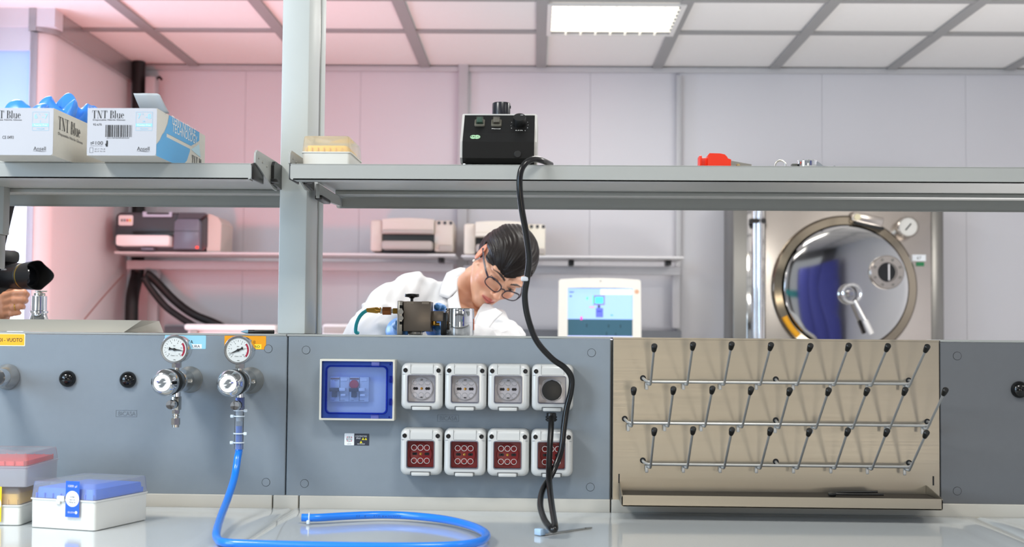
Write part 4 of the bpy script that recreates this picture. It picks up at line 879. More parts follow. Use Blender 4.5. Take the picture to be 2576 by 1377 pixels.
# stirrer
ys = -0.165; k = mpp(ys); q = pt(1253, 412, ys); r = thing('magnetic_stirrer', 'black bench stirrer with two push buttons and a speed knob, on the right shelf', 'stirrer', (q.x, ys, ZS + 0.0006)); S0 = r.location
m_st = mat('stirrer_black', (9, 9, 9), 0.4, spec=0.3, bump=0.05, bscale=900); m_stw = mat('stirrer_side', (196, 194, 190), 0.4)
W = 188 * k
def sp(px, py): return ((px - 1253.5) * k, (414 - py) * k)
def spz(py, yo): return pt(1253, py, ys + yo).z - S0.z
zt_s = spz(290.5, 0.052)
prof = [(0.012, 0.005), (0.0, spz(398, 0)), (0.0, spz(357, 0)), (0.018, spz(335, .018)), (0.052, zt_s), (0.19, zt_s + 0.0008), (0.19, 0.005)]
def slab(xa, xb, grow): 
    g = G(); g.rings([[(x, y - (grow if y < 0.1 else -grow), z + (grow if z > 0.05 else -grow * 0)) for y, z in prof] for x in (xa, xb)]); return g
part('housing', slab(-W / 2 + 0.002, W / 2 - 0.002, 0.0), m_st, r, smooth=False)
for s in (-1, 1):
    g = G(); g.rings([[(x, y, z + 0.001) for y, z in [(p[0] + (0.004 if i < 4 else -0.001), p[1]) for i, p in enumerate(prof)]] for x in (s * (W / 2 - 0.002), s * (W / 2 + 0.002))]); part('side_panel', g, m_stw, r, smooth=False)
part('top_rim', G().box((0, 0.12, zt_s + 0.001), (W + 0.002, 0.138, 0.0025), bev=0.0008), m_stw, r)
x = 0.0; hc2 = spz(261, 0.11) - zt_s; part('support_collar', G().lathe([(31 * k, 0), (30 * k, 3 * k), (24 * k, 5 * k), (24 * k, hc2 - .002), (23 * k, hc2), (6 * k, hc2 + .0003)], (x, 0.11, zt_s + .001), (0, 0, 1), n=44), mat('collar_blue_black', (14, 15, 26), 0.25), r)
part('collar_notch', G().box((x + 23.5 * k, 0.11, zt_s + hc2 - .006), (4 * k, 0.008, 8 * k), bev=0.001), mat('collar_blue_black', (14, 15, 26), 0.25), r)
# on the slanted console: axes along it
c0, c1 = Vector((0, prof[3][0], prof[3][1])), Vector((0, prof[4][0], prof[4][1])); up = (c1 - c0).normalized(); out = Vector((0, -up.z, up.y))
def on(px, py, lift=0.0):
    x, z = sp(px, py); t = (335 - py) / 44.5; p = c0 + (c1 - c0) * t + out * lift; return Vector((x * 1.012, p.y, p.z))
MC = Matrix((( 1, 0, 0), (0, -out.y, up.y), (0, -out.z, up.z)))   # local x, outward=-y, up=z
def oriented(p):
    g = G(); m = MC.to_4x4(); m.translation = p; g.M = m; return g
for n, (px, colr, nm) in enumerate(((1203.5, (70, 104, 98), 'green'), (1246, (120, 120, 120), 'grey'))):
    p = on(px, 311)
    bt = part('button_guard', oriented(p).prism(rrect(27 * k, 27 * k, 5 * k), 0, -0.003, bev=0.0012), clear('guard_clear', (215, 212, 198), 0.2, 0.1, 0.35, (200, 196, 180)), r)
    part('push_button', oriented(p).prism(rrect(15 * k, 19 * k, 2 * k, 0, 1 * k), -0.002, -0.008, bev=0.001), mat('button_' + nm, colr, 0.3), bt)
    part('button_cap', oriented(p).prism(rrect(20 * k, 22 * k, 3 * k, 0, 1.5 * k), -0.003, -0.0095, bev=0.002), clear('cap_clear', (236, 234, 226), 0.25, 0.08), bt)
p = on(1305, 311)
kn = part('speed_knob', oriented(p).lathe([(17 * k, 0), (17 * k, 0.003), (16.5 * k, 0.012), (15.5 * k, 0.014), (.1 * k, 0.0142)], (0, 0, 0), (0, -1, 0), n=40), mat('knob_black', (14, 14, 14), 0.4), r)
part('knob_mark', oriented(p).box((6 * k, -0.0145, 7 * k), (7 * k, 0.0005, 1 * k), rot=None), m_white, kn)
p = on(1246, 324.5, 0.0004); g = G().text('Manual', 4 * k, p, z=up, w=22 * k); p = on(1305, 328.5, 0.0004); g.text('R.P.M.', 3.5 * k, p, z=up, w=19 * k)
for s, a in (('0', 205), ('1', 185), ('2', 160), ('6', 22), ('7', 0), ('8', -22), ('9', -48)):
    a = math.radians(a); p = on(1305 + 22 * math.cos(a), 315 - 19 * math.sin(a), 0.0004); g.text(s, 3 * k, p, z=up)
part('white_print', g, m_white, r, smooth=False, fix=False)
# badge on the lower slope
d0, d1 = Vector((0, prof[2][0], prof[2][1])), c0; up2 = (d1 - d0).normalized(); out2 = Vector((0, -up2.z, up2.y))
x, z = sp(1194, 345.5); t = (357 - 345.5) / 22; pb = d0 + (d1 - d0) * t + out2 * 0.0003; pb.x = x
MB_ = Matrix(((1, 0, 0), (0, -out2.y, up2.y), (0, -out2.z, up2.z))).to_4x4(); MB_.translation = pb
g = G(); g.M = MB_; g.prism(circ(8 * k, -4.8 * k, 0, 28), 0.0002, -0.0004); bd = part('badge', g, mat('badge_green', (170, 214, 172), 0.4), r, smooth=False)
g = G(); g.M = MB_; g.prism(circ(8 * k, 4.8 * k, 0, 28), 0.0002, -0.00045); part('badge_disc', g, mat('badge_green', (170, 214, 172), 0.4), bd, smooth=False)
g = G(); g.M = MB_; g.text('FALC', 7 * k, (0, -0.0008, 0), w=22 * k); part('badge_lettering', g, m_dark, bd, smooth=False, fix=False)
part('foot_screw', G().sphere((-W / 2 + 8 * k, 0.008, 4 * k), 4 * k), m_chrome, r)
for sx in (-1, 1):
    for yy in (0.03, 0.17): part('rubber_foot', G().cyl((sx * (W / 2 - 0.015), yy, 0), (sx * (W / 2 - 0.015), yy, 0.005), 0.008), m_rubber, r)
part('round_plug', G().lathe([(9 * k, 0), (9 * k, 0.0015), (8 * k, 0.002)], (*sp(1303, 385)[:1], 0.0, sp(1303, 385)[1]), (0, -1, 0), n=28), mat('plug_black', (9, 9, 9), 0.5), r)
# red clamp
yc = -0.13; k = mpp(yc); q = pt(1796, 415.5, yc); r = thing('red_clamp', 'bright red plastic clamp with a metal lever on the right shelf', 'clamp', (q.x, yc, ZS + 0.0006))
def cp(px, py): return ((px - 1796) * k, (418 - py) * k)
m_redp = mat('clamp_red', (224, 46, 14), 0.35)
x0, zt_ = cp(1757, 386); part('jaw_plate', G().box((x0 + 3.5 * k, 0, zt_ / 2), (7 * k, 0.026, zt_), bev=0.0015).box((cp(1768, 0)[0], 0, cp(0, 391)[1] / 2), (24 * k, 0.016, cp(0, 391)[1]), bev=0.001), m_redp, r)
pl = [cp(1778, 418), cp(1778, 386), cp(1782, 381), cp(1808, 381.5), cp(1820, 384), cp(1826, 390), cp(1828, 394), cp(1836, 397), cp(1835, 406), cp(1836, 418)]
part('clamp_body', G().rings([[(x, -0.017, z) for x, z in pl], [(x, 0.02, z) for x, z in pl]]), m_redp, r)
pl = [cp(1834, 417), cp(1834, 397), cp(1889, 407), cp(1889, 417)]
part('lever', G().rings([[(x, -0.006, z) for x, z in pl], [(x, 0.006, z) for x, z in pl]]), m_steel2, r)
x, z = cp(1855, 411); part('lever_bolt', G().lathe([(5 * k, 0), (5.5 * k, 0.002), (3 * k, 0.004), (.1 * k, 0.004)], (x, -0.006, z), (0, -1, 0), n=20), mat('bolt_gold', (206, 186, 136), 0.3, metal=0.9), r)
# ring lying on the shelf
yr_ = -0.10; k = mpp(yr_); q = pt(1963, 415, yr_); r = thing('steel_ring', 'small steel ring standing on the right shelf between the red and the chrome clamp', 'ring', (q.x, yr_, ZS + 0.0006)); part('hoop', G().torus((0, 0, 15 * k), (0.3, 1, 0), 13 * k, 2.2 * k, n=36), m_steel2, r)
# chrome clamp with dark screw end and foil
yk = -0.12; k = mpp(yk); q = pt(2040, 416, yk); r = thing('chrome_clamp', 'chrome clamp with a dark grip lying on the right shelf', 'clamp', (q.x, yk, ZS + 0.0006))
def cq(px, py): return ((px - 2040) * k, (418.5 - py) * k)
part('dark_grip', G().box((cq(1998, 0)[0], 0, cq(0, 403)[1] / 2), (14 * k, 0.014, cq(0, 403)[1]), bev=0.001), mat('grip_dark', (70, 72, 66), 0.5), r)
part('drum', G().lathe([(24 * k, 0), (25 * k, 2 * k), (25 * k, 22 * k), (23 * k, 24.5 * k), (.1 * k, 24.8 * k)], (cq(2031, 0)[0], 0, 0), (0, 0, 1), n=36), m_chrome, r)
pl = [cq(2044, 418), cq(2044, 396), cq(2056, 398), cq(2068, 408), cq(2090, 411), cq(2096, 407.5), cq(2102, 411), cq(2110, 415), cq(2125, 416), cq(2130, 418)]
part('arm', G().rings([[(x, -0.008, z) for x, z in pl], [(x, 0.008, z) for x, z in pl]]), m_chrome, r)

# ---- glove boxes on the left-hand shelf
def serif(g, ch, x, h, y0, org, ax, az):
    """modern-serif letter drawn from strokes; returns its advance. x, h in metres on the face"""
    t = h * 0.14; th = h * 0.03
    def q(*pts): g.f([g.v(org + ax * a + az * b) for a, b in pts])
    def bar(xa, xb, za, zb): q((x + xa, za), (x + xb, za), (x + xb, zb), (x + xa, zb))
    def arc(cx, cz, rx, rz, a0, a1, wth):
        n = 16; P = []
        for i in range(n + 1):
            a = a0 + (a1 - a0) * i / n; wv = th + (t - th) * abs(math.cos(a)) ** 1.5 * wth
            P.append(((x + cx + (rx) * math.cos(a), cz + rz * math.sin(a)), (x + cx + max(rx - wv, 0) * math.cos(a), cz + (rz - th) * math.sin(a))))
        for a, b in zip(P, P[1:]): q(a[0], b[0], b[1], a[1])
    if ch == 'T':
        w = h * 0.62; bar(0, w, h - th, h); bar(w / 2 - t / 2, w / 2 + t / 2, 0, h); bar(w / 2 - t * 1.1, w / 2 + t * 1.1, 0, th); bar(0, th, h - h * .28, h); bar(w - th, w, h - h * .28, h); return w + h * .05
    if ch == 'N':
        w = h * 0.66; bar(h * .08, h * .08 + th, 0, h); bar(w - h * .08 - th, w - h * .08, 0, h); q((x + h * .06, h), (x + h * .06 + t, h), (x + w - h * .08, 0), (x + w - h * .08 - t, 0)); bar(0, h * .2, 0, th); bar(w - h * .2, w, h - th, h); bar(0, h * .16, h - th, h); return w + h * .05
    if ch == 'B':
        bar(h * .06, h * .06 + t, 0, h); bar(0, h * .3, 0, th); bar(0, h * .3, h - th, h); arc(h * .28, h * .75, h * .2, h * .25, -PI / 2, PI / 2, 1); arc(h * .28, h * .26, h * .25, h * .26, -PI / 2, PI / 2, 1); bar(h * .15, h * .3, h * .49, h * .52); return h * .58
    if ch == 'l':
        bar(h * .06, h * .06 + t * .85, 0, h * 1.0); bar(0, h * .06 + t * 1.3, 0, th); bar(0, h * .1, h - th, h); return h * .3
    if ch == 'u':
        z = h * .64; bar(h * .05, h * .05 + t * .8, h * .14, z); bar(0, h * .1, z - th, z); arc(h * .22, h * .16, h * .17, h * .16, PI, 2 * PI, .4); bar(h * .36, h * .36 + t * .8, 0, z); bar(h * .3, h * .4, z - th, z); bar(h * .4, h * .54, 0, th); return h * .58
    if ch == 'e':
        arc(h * .2, h * .32, h * .2, h * .32, 0.05, 2 * PI - .75, 1); bar(h * .04, h * .39, h * .34, h * .34 + th); return h * .44
    return h * .3
def tnt(g, org, h, ax=Vector((1, 0, 0)), az=Vector((0, 0, 1)), n=None, w=None):
    s = 'TNT Blue'; s = s[:n] if n else s; ax = Vector(ax)
    adv = {'T': .67, 'N': .71, 'B': .58, 'l': .3, 'u': .58, 'e': .44, ' ': .3}
    tot = sum(adv[c] for c in s) * h; kx = (w / tot) if w else 1.0; x = 0
    for c in s:
        a2 = ax * kx
        serif(g, c, x, h, 0, org, a2, az); x += adv[c] * h
YG = -0.265
m_card = mat('carton_white', (176, 178, 185), 0.5); m_cards = mat('carton_side', (206, 202, 192), 0.55, var=0.04, vscale=160); m_blue_l = mat('print_light_blue', (140, 200, 230), 0.5); m_blue_m = mat('print_mid_blue', (76, 160, 212), 0.5)
m_nit = mat('nitrile_blue', (52, 138, 240), 0.4, coat=0.1)
def glove_box(label, pl_, pr_, py_t, py_b, size, length, right):
    a, b = pt(pl_, py_b, YG), pt(pr_, py_t, YG); w, h = b.x - a.x, b.z - a.z; k = mpp(YG)
    h = b.z - (ZSL + 0.0006)
    r = thing('glove_box', label, 'glove box', ((a.x + b.x) / 2, YG, ZSL + 0.0006))
    t = 0.0008
    # carton: front end panel, sides, floor; the top has an opening
    g = G(); fp_ = rrect(w, h, 0.004, 0, h / 2); fp_ = [(x, z if z < h * .5 else (h if abs(x) < w / 2 - .003 else z)) for x, z in fp_]
    part('end_panel', G().prism(fp_, 0, t), m_card, r, smooth=False)
    part('back_panel', G().prism(rrect(w, h, 0.002, 0, h / 2), length, length - t), m_cards, r, smooth=False)
    sr = part('side_panel', G().box((w / 2 - t / 2, length / 2, h / 2), (t, length - 2 * t, h)), m_cards, r, smooth=False)
    part('side_panel', G().box((-w / 2 + t / 2, length / 2, h / 2), (t, length - 2 * t, h)), m_cards, r, smooth=False)
    g = G().box((0, length / 2, t / 2), (w - 2 * t, length - 2 * t, t)); part('bottom_panel', g, m_cards, r, smooth=False)
    g = G(); g.box((0, length * .04, h - t / 2), (w - 2 * t, length * .08 - 2 * t, t)); g.box((0, length * .93, h - t / 2), (w - 2 * t, length * .14 - t, t)); g.box((w * .44, length * .48, h - t / 2), (w * .12 - 2 * t, length * .78, t)); g.box((-w * .44, length * .48, h - t / 2), (w * .12 - 2 * t, length * .78, t)); part('top_panel', g, m_card, r, smooth=False)
    y = -0.0003; X = lambda px: (px - (pl_ + pr_) / 2) * k; Z = lambda py: h - (py - py_t) * k
    dx_ = pr_ - 395
    g = G(); tnt(g, Vector((X(229 + dx_), y, Z(299))), 20 * k, w=83 * k)
    g.text('Disposable Nitrile Gloves', 5.5 * k, (X(273 + dx_), y, Z(303.5)), w=83 * k); g.text('TM', 2.2 * k, (X(266 + dx_), y, Z(282)))
    part('black_lettering', g, m_dark, r, smooth=False, fix=False)
    g = G()
    if right:
        g.text('92-670', 5.5 * k, (X(243), y, Z(315)), w=22 * k); g.text('(01)10076490493339', 4.2 * k, (X(297), y, Z(350)), w=57 * k)
        g.text('100', 9 * k, (X(249), y, Z(362.5)), w=19 * k)
        for s in (-1.8, 1.8): 
            P = [(X(226 + i), Z(362.5 - s * 1.0 + 1.1 * math.sin(i * 2 * PI / 10))) for i in range(11)]
            for p, q in zip(P, P[1:]): g.flat([(p[0], p[1] - .8 * k), (q[0], q[1] - .8 * k), (q[0], q[1] + .8 * k), (p[0], p[1] + .8 * k)], y)
        rnd = random.Random(3); x = 264.0
        while x < 332:
            bw = rnd.choice((0.8, 0.8, 1.3, 2.0, 2.8)); g.flat([(X(x), Z(347)), (X(x + bw), Z(347)), (X(x + bw), Z(316)), (X(x), Z(316))], y); x += bw + rnd.choice((0.8, 1.0, 1.5, 2.2))
        # the hand mark
        g.flat([(X(264), Z(365)), (X(266.5), Z(364)), (X(267), Z(362)), (X(271.5), Z(362)), (X(271), Z(372)), (X(266.5), Z(372))], y)
        g.text('100 Gloves by Weight', 2.2 * k, (X(242), y, Z(370)), w=32 * k); g.text('6½-7  7½-8', 3 * k, (X(251), y, Z(378)), w=26 * k); g.text('8½-9  9½-10', 3 * k, (X(251), y, Z(384)), w=27 * k)
        o_ = rrect(9 * k, 13 * k, .5 * k, X(229), Z(381)); i_ = rrect(8 * k, 12 * k, .4 * k, X(229), Z(381)); g.ring(o_, i_, y, y - .00005)
        for i in range(4): g.flat([(X(266.8 + i * 1.2), Z(362)), (X(267.7 + i * 1.2), Z(362)), (X(267.7 + i * 1.2), Z(357 - (1.5 if i in (1, 2) else 0))), (X(266.8 + i * 1.2), Z(357 - (1.5 if i in (1, 2) else 0)))], y)
    else:
        g.text('CE 0493', 8 * k, (X(20), y, Z(348)), w=29 * k)
    g.text('Ansell', 10 * k, (X(362.5 + dx_), y, Z(376.5)), w=32 * k)
    P = [(X(344 + dx_ + i * 1.9), Z(383.5 - .8 * math.sin(i * PI / 10))) for i in range(21)]
    for i, (p, q) in enumerate(zip(P, P[1:])):
        tk = .7 * k * math.sin(PI * (i + .5) / 20); g.flat([(p[0], p[1] - tk), (q[0], q[1] - tk), (q[0], q[1] + tk), (p[0], p[1] + tk)], y)
    part('black_print', g, m_dark, r, smooth=False, fix=False)
    g = G(); cx = X(363.5 + dx_); o_ = rrect(43 * k, 48 * k, .6 * k, cx, Z(306)); i_ = rrect(42 * k, 47 * k, .4 * k, cx, Z(306)); g.ring(o_, i_, y, y - .00005)
    g.flat([(cx - 21 * k, Z(320)), (cx + 21 * k, Z(320)), (cx + 21 * k, Z(312)), (cx - 21 * k, Z(312))], y)
    g.text(size[0], 13 * k, (X(351 + dx_), y, Z(293))); g.text('½', 5 * k, (X(360 + dx_), y, Z(288))); g.text('-' + size[1], 13 * k, (X(374 + dx_), y, Z(293.5)), w=15 * k); g.text('M' if right else 'S', 5.5 * k, (X(363 + dx_), y, Z(307))); g.text('Non Sterile', 4 * k, (X(363.5 + dx_), y, Z(325)), w=20 * k)
    part('blue_print', g, m_blue_l, r, smooth=False, fix=False)
    g = G().text('Powder-Free', 4.5 * k, (cx, y - .0001, Z(316)), w=34 * k); part('white_print', g, m_white, r, smooth=False, fix=False)
    # printing on the right-hand side panel (x = w/2, along y)
    xs = w / 2 + 0.0003; S = lambda u, v: (xs, u * length, v * h); ay, az = Vector((0, 1, 0)), Vector((0, 0, 1)); L = length
    if right:
        g = G(); N = 12
        lo = [(0.0, 0.0), (0.0, 0.24)] + [(0.22 * math.sin(PI / 2 * i / N) , 0.24 + 0.76 * (1 - math.cos(PI / 2 * i / N))) for i in range(1, N + 1)] + [(0.85, 1.0), (0.86, 0.8), (0.80, 0.72), (0.70, 0.62), (0.22, 0.62), (0.22, .52), (0.66, .52), (0.66, 0.45), (0.60, 0.2), (0.48, 0.0)]
        # fan the shape from quads: lower and upper pieces
        up_ = [p for p in lo if p[1] >= 0.24]
        g.f([g.v(S(*p)) for p in [(0, 0), (0.48, 0), (0.60, .2), (0.66, .45), (0.66, .50), (0.10, .50), (0.06, .36), (0, .24)]])
        g.f([g.v(S(*p)) for p in [(0.14, .58), (0.68, .58), (0.78, .70), (0.86, .80), (0.86, 1.0), (0.225, 1.0), (0.2, .8)]])
        g.f([g.v(S(*p)) for p in [(0.10, .50), (0.185, .50), (0.185, .58), (0.14, .58)]])
        part('blue_shape', g, m_blue_m, r, smooth=False, fix=False)
        g = G().f and G()
        g.f([g.v(S(*p)) for p in [(0.78, .62), (0.68, .50), (0.90, .42), (0.86, .72)]]); part('pale_blue_shape', g, mat('print_pale_blue', (184, 214, 226), 0.5), r, smooth=False, fix=False)
        g = G(); g.text('THIN NITRILE', 0.012, (xs + .0003, .52 * L, .945 * h), x=ay, z=az, w=.50 * L); g.text('TECHNOLOGY', 0.015, (xs + .0003, .55 * L, .775 * h), x=ay, z=az, w=.52 * L); part('side_white_lettering', g, m_white, r, smooth=False, fix=False)
        g = G(); tnt(g, Vector((xs + .0003, .70 * L, .10 * h)), 0.022, ay, az, w=.29 * L); part('side_lettering', g, m_dark, r, smooth=False, fix=False)
    else:
        g = G(); tnt(g, Vector((xs + .0003, .07 * L, .60 * h)), 0.021, ay, az, w=.34 * L); g.text('Disposable Nitrile Gloves', 0.006, (xs + .0003, .26 * L, .50 * h), x=ay, z=az, w=.38 * L); part('side_lettering', g, m_dark, r, smooth=False, fix=False)
    return r, w, h, length
GB1, w1, h1, l1 = glove_box('white glove box at the left edge, blue gloves bulging out, size 6½-7', -45, 135, 272, 390, ('6', '7'), 0.30, False)
GB2, w2, h2, l2 = glove_box('white glove box with a barcode and its torn top flap standing up, size 7½-8', 218, 395, 272.5, 393, ('7', '8'), 0.30, True)
# torn flap standing up on the second box
g = G(); fl = []
for i in range(9):
    t = i / 8; z = h2 + 0.030 * t; yv = 0.05 - 0.012 * t - 0.006 * math.sin(t * 2)
    fl.append([( 0.005 - 0.010 * t + (w2 * 0.40 - 0.002 * t) * s / 10 + 0.012, yv + 0.001 * math.sin(s), z - (0.002 * (s - 9) ** 2 if s >= 9 and i == 8 else 0)) for s in range(0, 11)])
for a, b in zip(fl, fl[1:]):
    pass
V = [[g.v(p) for p in row] for row in fl]
for i in range(8):
    for j in range(10): g.f([V[i][j], V[i][j + 1], V[i + 1][j + 1], V[i + 1][j]])
o = part('torn_flap', g, mat('flap_grey', (168, 174, 178), 0.6), GB2); sm = o.modifiers.new('thick', 'SOLIDIFY'); sm.thickness = 0.0008
# blue gloves bulging from the first box: crumpled mounds of thin nitrile
def crumple(label, cx, cy, sx, sy, hz_, seed, rot, lean=0.0, flare=1.25):
    g = G(); n = 34; V = []
    for i in range(n + 1):
        row = []
        for j in range(n + 1):
            u, v = i / n * 2 - 1, j / n * 2 - 1
            e = (max(0, 1 - abs(u) ** 3) * max(0, 1 - abs(v) ** 3)) ** 0.5
            f = 0.45 + noise.noise(Vector((u * 1.0 + seed, v * 1.3, seed * .7))) * 0.55 + 0.16 * math.sin(u * 3.2 + v * 2.1 + seed * 3) - 0.22 * math.exp(-((u * .8 + v * .6 - .15 * math.sin(seed)) / .16) ** 2)
            hgt_ = hz_ * e * (0.62 + f); k = 1 + (flare - 1) * min(1, max(0, (hgt_ - 0.012) / 0.02)) if hgt_ > 0.012 else 1
            x, y = u * sx * k + lean * hgt_, v * sy; c, s_ = math.cos(rot), math.sin(rot)
            x += 0.004 * noise.noise(Vector((u * 3, v * 3, seed + 5))); 
            row.append(g.v((cx + x * c - y * s_, cy + x * s_ + y * c, h1 - 0.010 + hgt_)))
        V.append(row)
    for i in range(n):
        for j in range(n): g.f([V[i][j], V[i + 1][j], V[i + 1][j + 1], V[i][j + 1]])
    o = part('nitrile_glove', g, m_nit, None, angle=80); o.location = GB1.location
    o.modifiers.new('thick', 'SOLIDIFY').thickness = 0.0006
    tag(o, label, 'glove', None); return o
crumple('crumpled blue glove at the front of the left glove box opening', -0.010, 0.060, 0.032, 0.032, 0.030, 1.3, 0.05)
crumple('crumpled blue glove sticking up highest out of the left glove box', 0.012, 0.128, 0.027, 0.034, 0.050, 4.1, 0.25, 0.2)
crumple('crumpled blue glove deepest in the left glove box, next to the second box', 0.010, 0.215, 0.030, 0.048, 0.054, 7.7, -0.1, 0.15)
# ================================================================ along the back wall (room coordinates)
def rp(px, py, Y): return rpt(px, py, Y)
m_beige = mat('printer_beige', (206, 196, 186), 0.45); m_beige2 = mat('printer_grey_beige', (172, 164, 158), 0.45); m_pdark = mat('printer_charcoal', (62, 63, 68), 0.4); m_pblue = mat('printer_slate', (108, 114, 128), 0.3)
m_rshelf = mat('rear_shelf_white', (214, 212, 212), 0.4); m_rrail = mat('rear_rail_grey', (190, 188, 190), 0.4)
YSH = 4.12
def rear_shelf(px0, px1, pyt, pyb, rail0, rail1, rpy0, rpy1, label, clips, legs):
    a, b = rp(px0, pyt, YSH), rp(px1, pyb, YSH)
    r = thing('back_shelf', label, 'shelf', (a.x, YSH, b.z), room=True); o = r.location
    o = Vector((a.x, YSH, b.z)); w = b.x - a.x; t = a.z - b.z
    part('board', G().box((w / 2, (YB - YSH) / 2 - .0575, t / 2), (w, YB - YSH - 0.115, t), bev=0.01, seg=3), m_rshelf, r)
    c, d = rp(rail0, rpy0, YB - 0.18), rp(rail1, rpy1, YB - 0.18)
    part('rail', G().box(((c.x + d.x) / 2 - o.x, YB - 0.16 - YSH, (c.z + d.z) / 2 - b.z), (d.x - c.x, 0.04, c.z - d.z), bev=0.004), m_rrail, r)
    for p in clips:
        q = rp(p, pyb + 12, YB - 0.2); part('clip', G().box((q.x - o.x, YB - 0.24 - YSH, q.z - b.z), (0.028, 0.10, 0.026), bev=0.005), m_blackp, r)
    for p0, p1 in legs:
        q0, q1 = rp(p0, 700, YB - 0.10), rp(p1, 700, YB - 0.10); z0_ = -b.z + (0.0 if px0 < 1000 else rp(1300, 828, YB - .06).z)
        part('upright', G().box(((q0.x + q1.x) / 2 - o.x, YB - 0.065 - YSH, (c.z - b.z + z0_) / 2), (q1.x - q0.x, 0.05, c.z - b.z - z0_ - 0.02), bev=0.004), m_rrail, r)
    return a.z
ZR1 = rear_shelf(286, 1146, 632, 645, 318, 1140, 655, 684, 'white wall shelf at the back carrying the dark label printer', [1112], [(372, 396)])
ZR2 = rear_shelf(1160, 1722, 641, 652, 1166, 1712, 667, 693, 'white wall shelf at the back behind the woman, ending at the autoclave side', [1436, 1678], [(1692, 1712)])
def rthing(name, label, cat, px, Y, z, group=None):
    q = rp(px, 640, Y); return thing(name, label, cat, (q.x, Y, z), group, room=True), q.x
# printers
def label_printer():
    Y = 4.13; k = mpp(Y); r, x0 = rthing('label_printer', 'dark grey printer with white tray and slate side module on the left back shelf', 'printer', 420, Y, ZR1 + 0.001)
    X = lambda p: (p - 420) * k; Z = lambda p: (633 - p) * k
    g = G().prism(rrect(X(522) - X(286), Z(534) - 0, 0.03, (X(522) + X(286)) / 2, Z(534) / 2), 0.22, 0.0, bev=0.012); part('body', g, m_pdark, r)
    g = G().prism([(X(520), 0.0), (X(554), 0.0), (X(556), Z(560)), (X(546), Z(545)), (X(530), Z(538)), (X(515), Z(535))], 0.26, 0.01); part('beige_side', g, m_beige, r)
    g = G().prism([(X(442), Z(628)), (X(508), Z(628)), (X(508), Z(560)), (X(504), Z(552)), (X(452), Z(552)), (X(444), Z(560))], 0.05, -0.05, bev=0.006); pm = part('front_module', g, m_pblue, r)
    part('module_seam', G().box(((X(442) + X(508)) / 2, -0.051, Z(583)), (X(508) - X(442) - .01, 0.002, 0.003)), m_pdark, pm)
    g = G().prism([(X(450), Z(551)), (X(508), Z(551)), (X(522), Z(540)), (X(518), Z(536)), (X(456), Z(536))], 0.08, -0.04); part('module_lid', g, mat('lid_brown', (64, 50, 54), 0.4), r)
    part('tray_slot', G().box(((X(332) + X(444)) / 2, -0.003, Z(590)), (X(444) - X(332), 0.01, 0.03), bev=0.004), m_blackp, r)
    part('paper_tray', G().prism(rrect(X(438) - X(303), Z(595) - Z(622), 0.012, (X(438) + X(303)) / 2, (Z(595) + Z(622)) / 2), 0.02, -0.09, bev=0.006), mat('tray_white', (238, 236, 234), 0.35), r)
    part('tray_latch', G().box((X(377), -0.03, Z(628)), (0.06, 0.05, 0.014), bev=0.004), m_pblue, r)
    part('top_handle', G().prism([(X(358), Z(546)), (X(432), Z(546)), (X(432), Z(533)), (X(426), Z(533)), (X(424), Z(540)), (X(368), Z(540)), (X(366), Z(533)), (X(358), Z(533))], 0.01, -0.012), mat('handle_grey', (176, 180, 196), 0.3), r)
    b = part('badge', G().prism(rrect(0.07, 0.05, 0.008, X(314), Z(555)), -0.0, -0.004), mat('badge_white', (226, 224, 222), 0.4), r)
    for i, c in enumerate(((120, 120, 120), (120, 130, 140), (200, 80, 70), (230, 190, 60))): part('badge_swatch', G().box((X(304 + i * 7), -0.0045, Z(555)), (0.01, 0.001, 0.012)), mat('swatch_%d' % i, c, 0.5), b)
    part('led', G().box((X(503), -0.052, Z(624)), (0.012, 0.004, 0.01)), mat('led_red', (255, 60, 30), 0.4, emit=(255, 50, 20), estr=1.5), pm)
label_printer()
def ink_printer(px0, px1, pyt, base, z, label, second):
    Y = 4.13; k = mpp(Y); cx = (px0 + px1) / 2; r, x0 = rthing('inkjet_printer', label, 'printer', cx, Y, z + 0.001)
    X = lambda p: (p - cx) * k; Z = lambda p: (base - p) * k; h = Z(pyt); w = px1 - px0
    side = m_beige if not second else mat('printer_cream', (226, 220, 206), 0.45)
    lx = px0 + w * .145; rx = px1 - w * .23
    bev = 0.012
    part('left_cheek', G().box(((X(px0) + X(lx)) / 2, 0.14, h * .47), (X(lx) - X(px0), 0.28, h * .94), bev=bev), side, r)
    part('right_cheek', G().box(((X(rx) + X(px1)) / 2, 0.14, h * .47), (X(px1) - X(rx), 0.28, h * .94), bev=bev), side, r)
    n = 10; cxm = (X(lx) + X(rx)) / 2; hw = (X(rx) - X(lx)) / 2
    top = [(cxm + hw * (1 - 2 * i / n), h * (1.0 - 0.04 * (2 * i / n - 1) ** 2)) for i in range(n + 1)]
    part('hood', G().prism([(cxm - hw, h * .52), (cxm + hw, h * .52)] + top, 0.28, -0.012 if not second else -0.05, bev=0.004), side, r)
    part('hood_lip', G().box((cxm, -0.018 if not second else -0.056, h * .58), (hw * 2 - 0.004, 0.012, h * .10), bev=0.004), m_beige2 if not second else side, r)
    part('paper_mouth', G().box((cxm, 0.10, h * .40), (hw * 2, 0.16, h * .24)), m_blackp, r)
    part('output_tray', G().box((cxm, 0.0, h * .17), (hw * 2 - 0.006, 0.13, h * .26), bev=0.012), m_beige2, r)
    part('foot_strip', G().box((cxm, 0.15, 0.008), (hw * 2.0, 0.24, 0.016)), m_pdark, r)
    part('low_panel', G().box(((X(rx) + X(px1)) / 2 + 0.01, -0.002, h * .12), ((X(px1) - X(rx)) * .7, 0.01, h * .16), bev=0.003), m_beige2, r)
    for i in range(3): part('button', G().cyl((X(rx + 12 + i * 15), -0.004, h * .86), (X(rx + 12 + i * 15), 0.01, h * .86), 0.008, n=14), m_pdark, r)
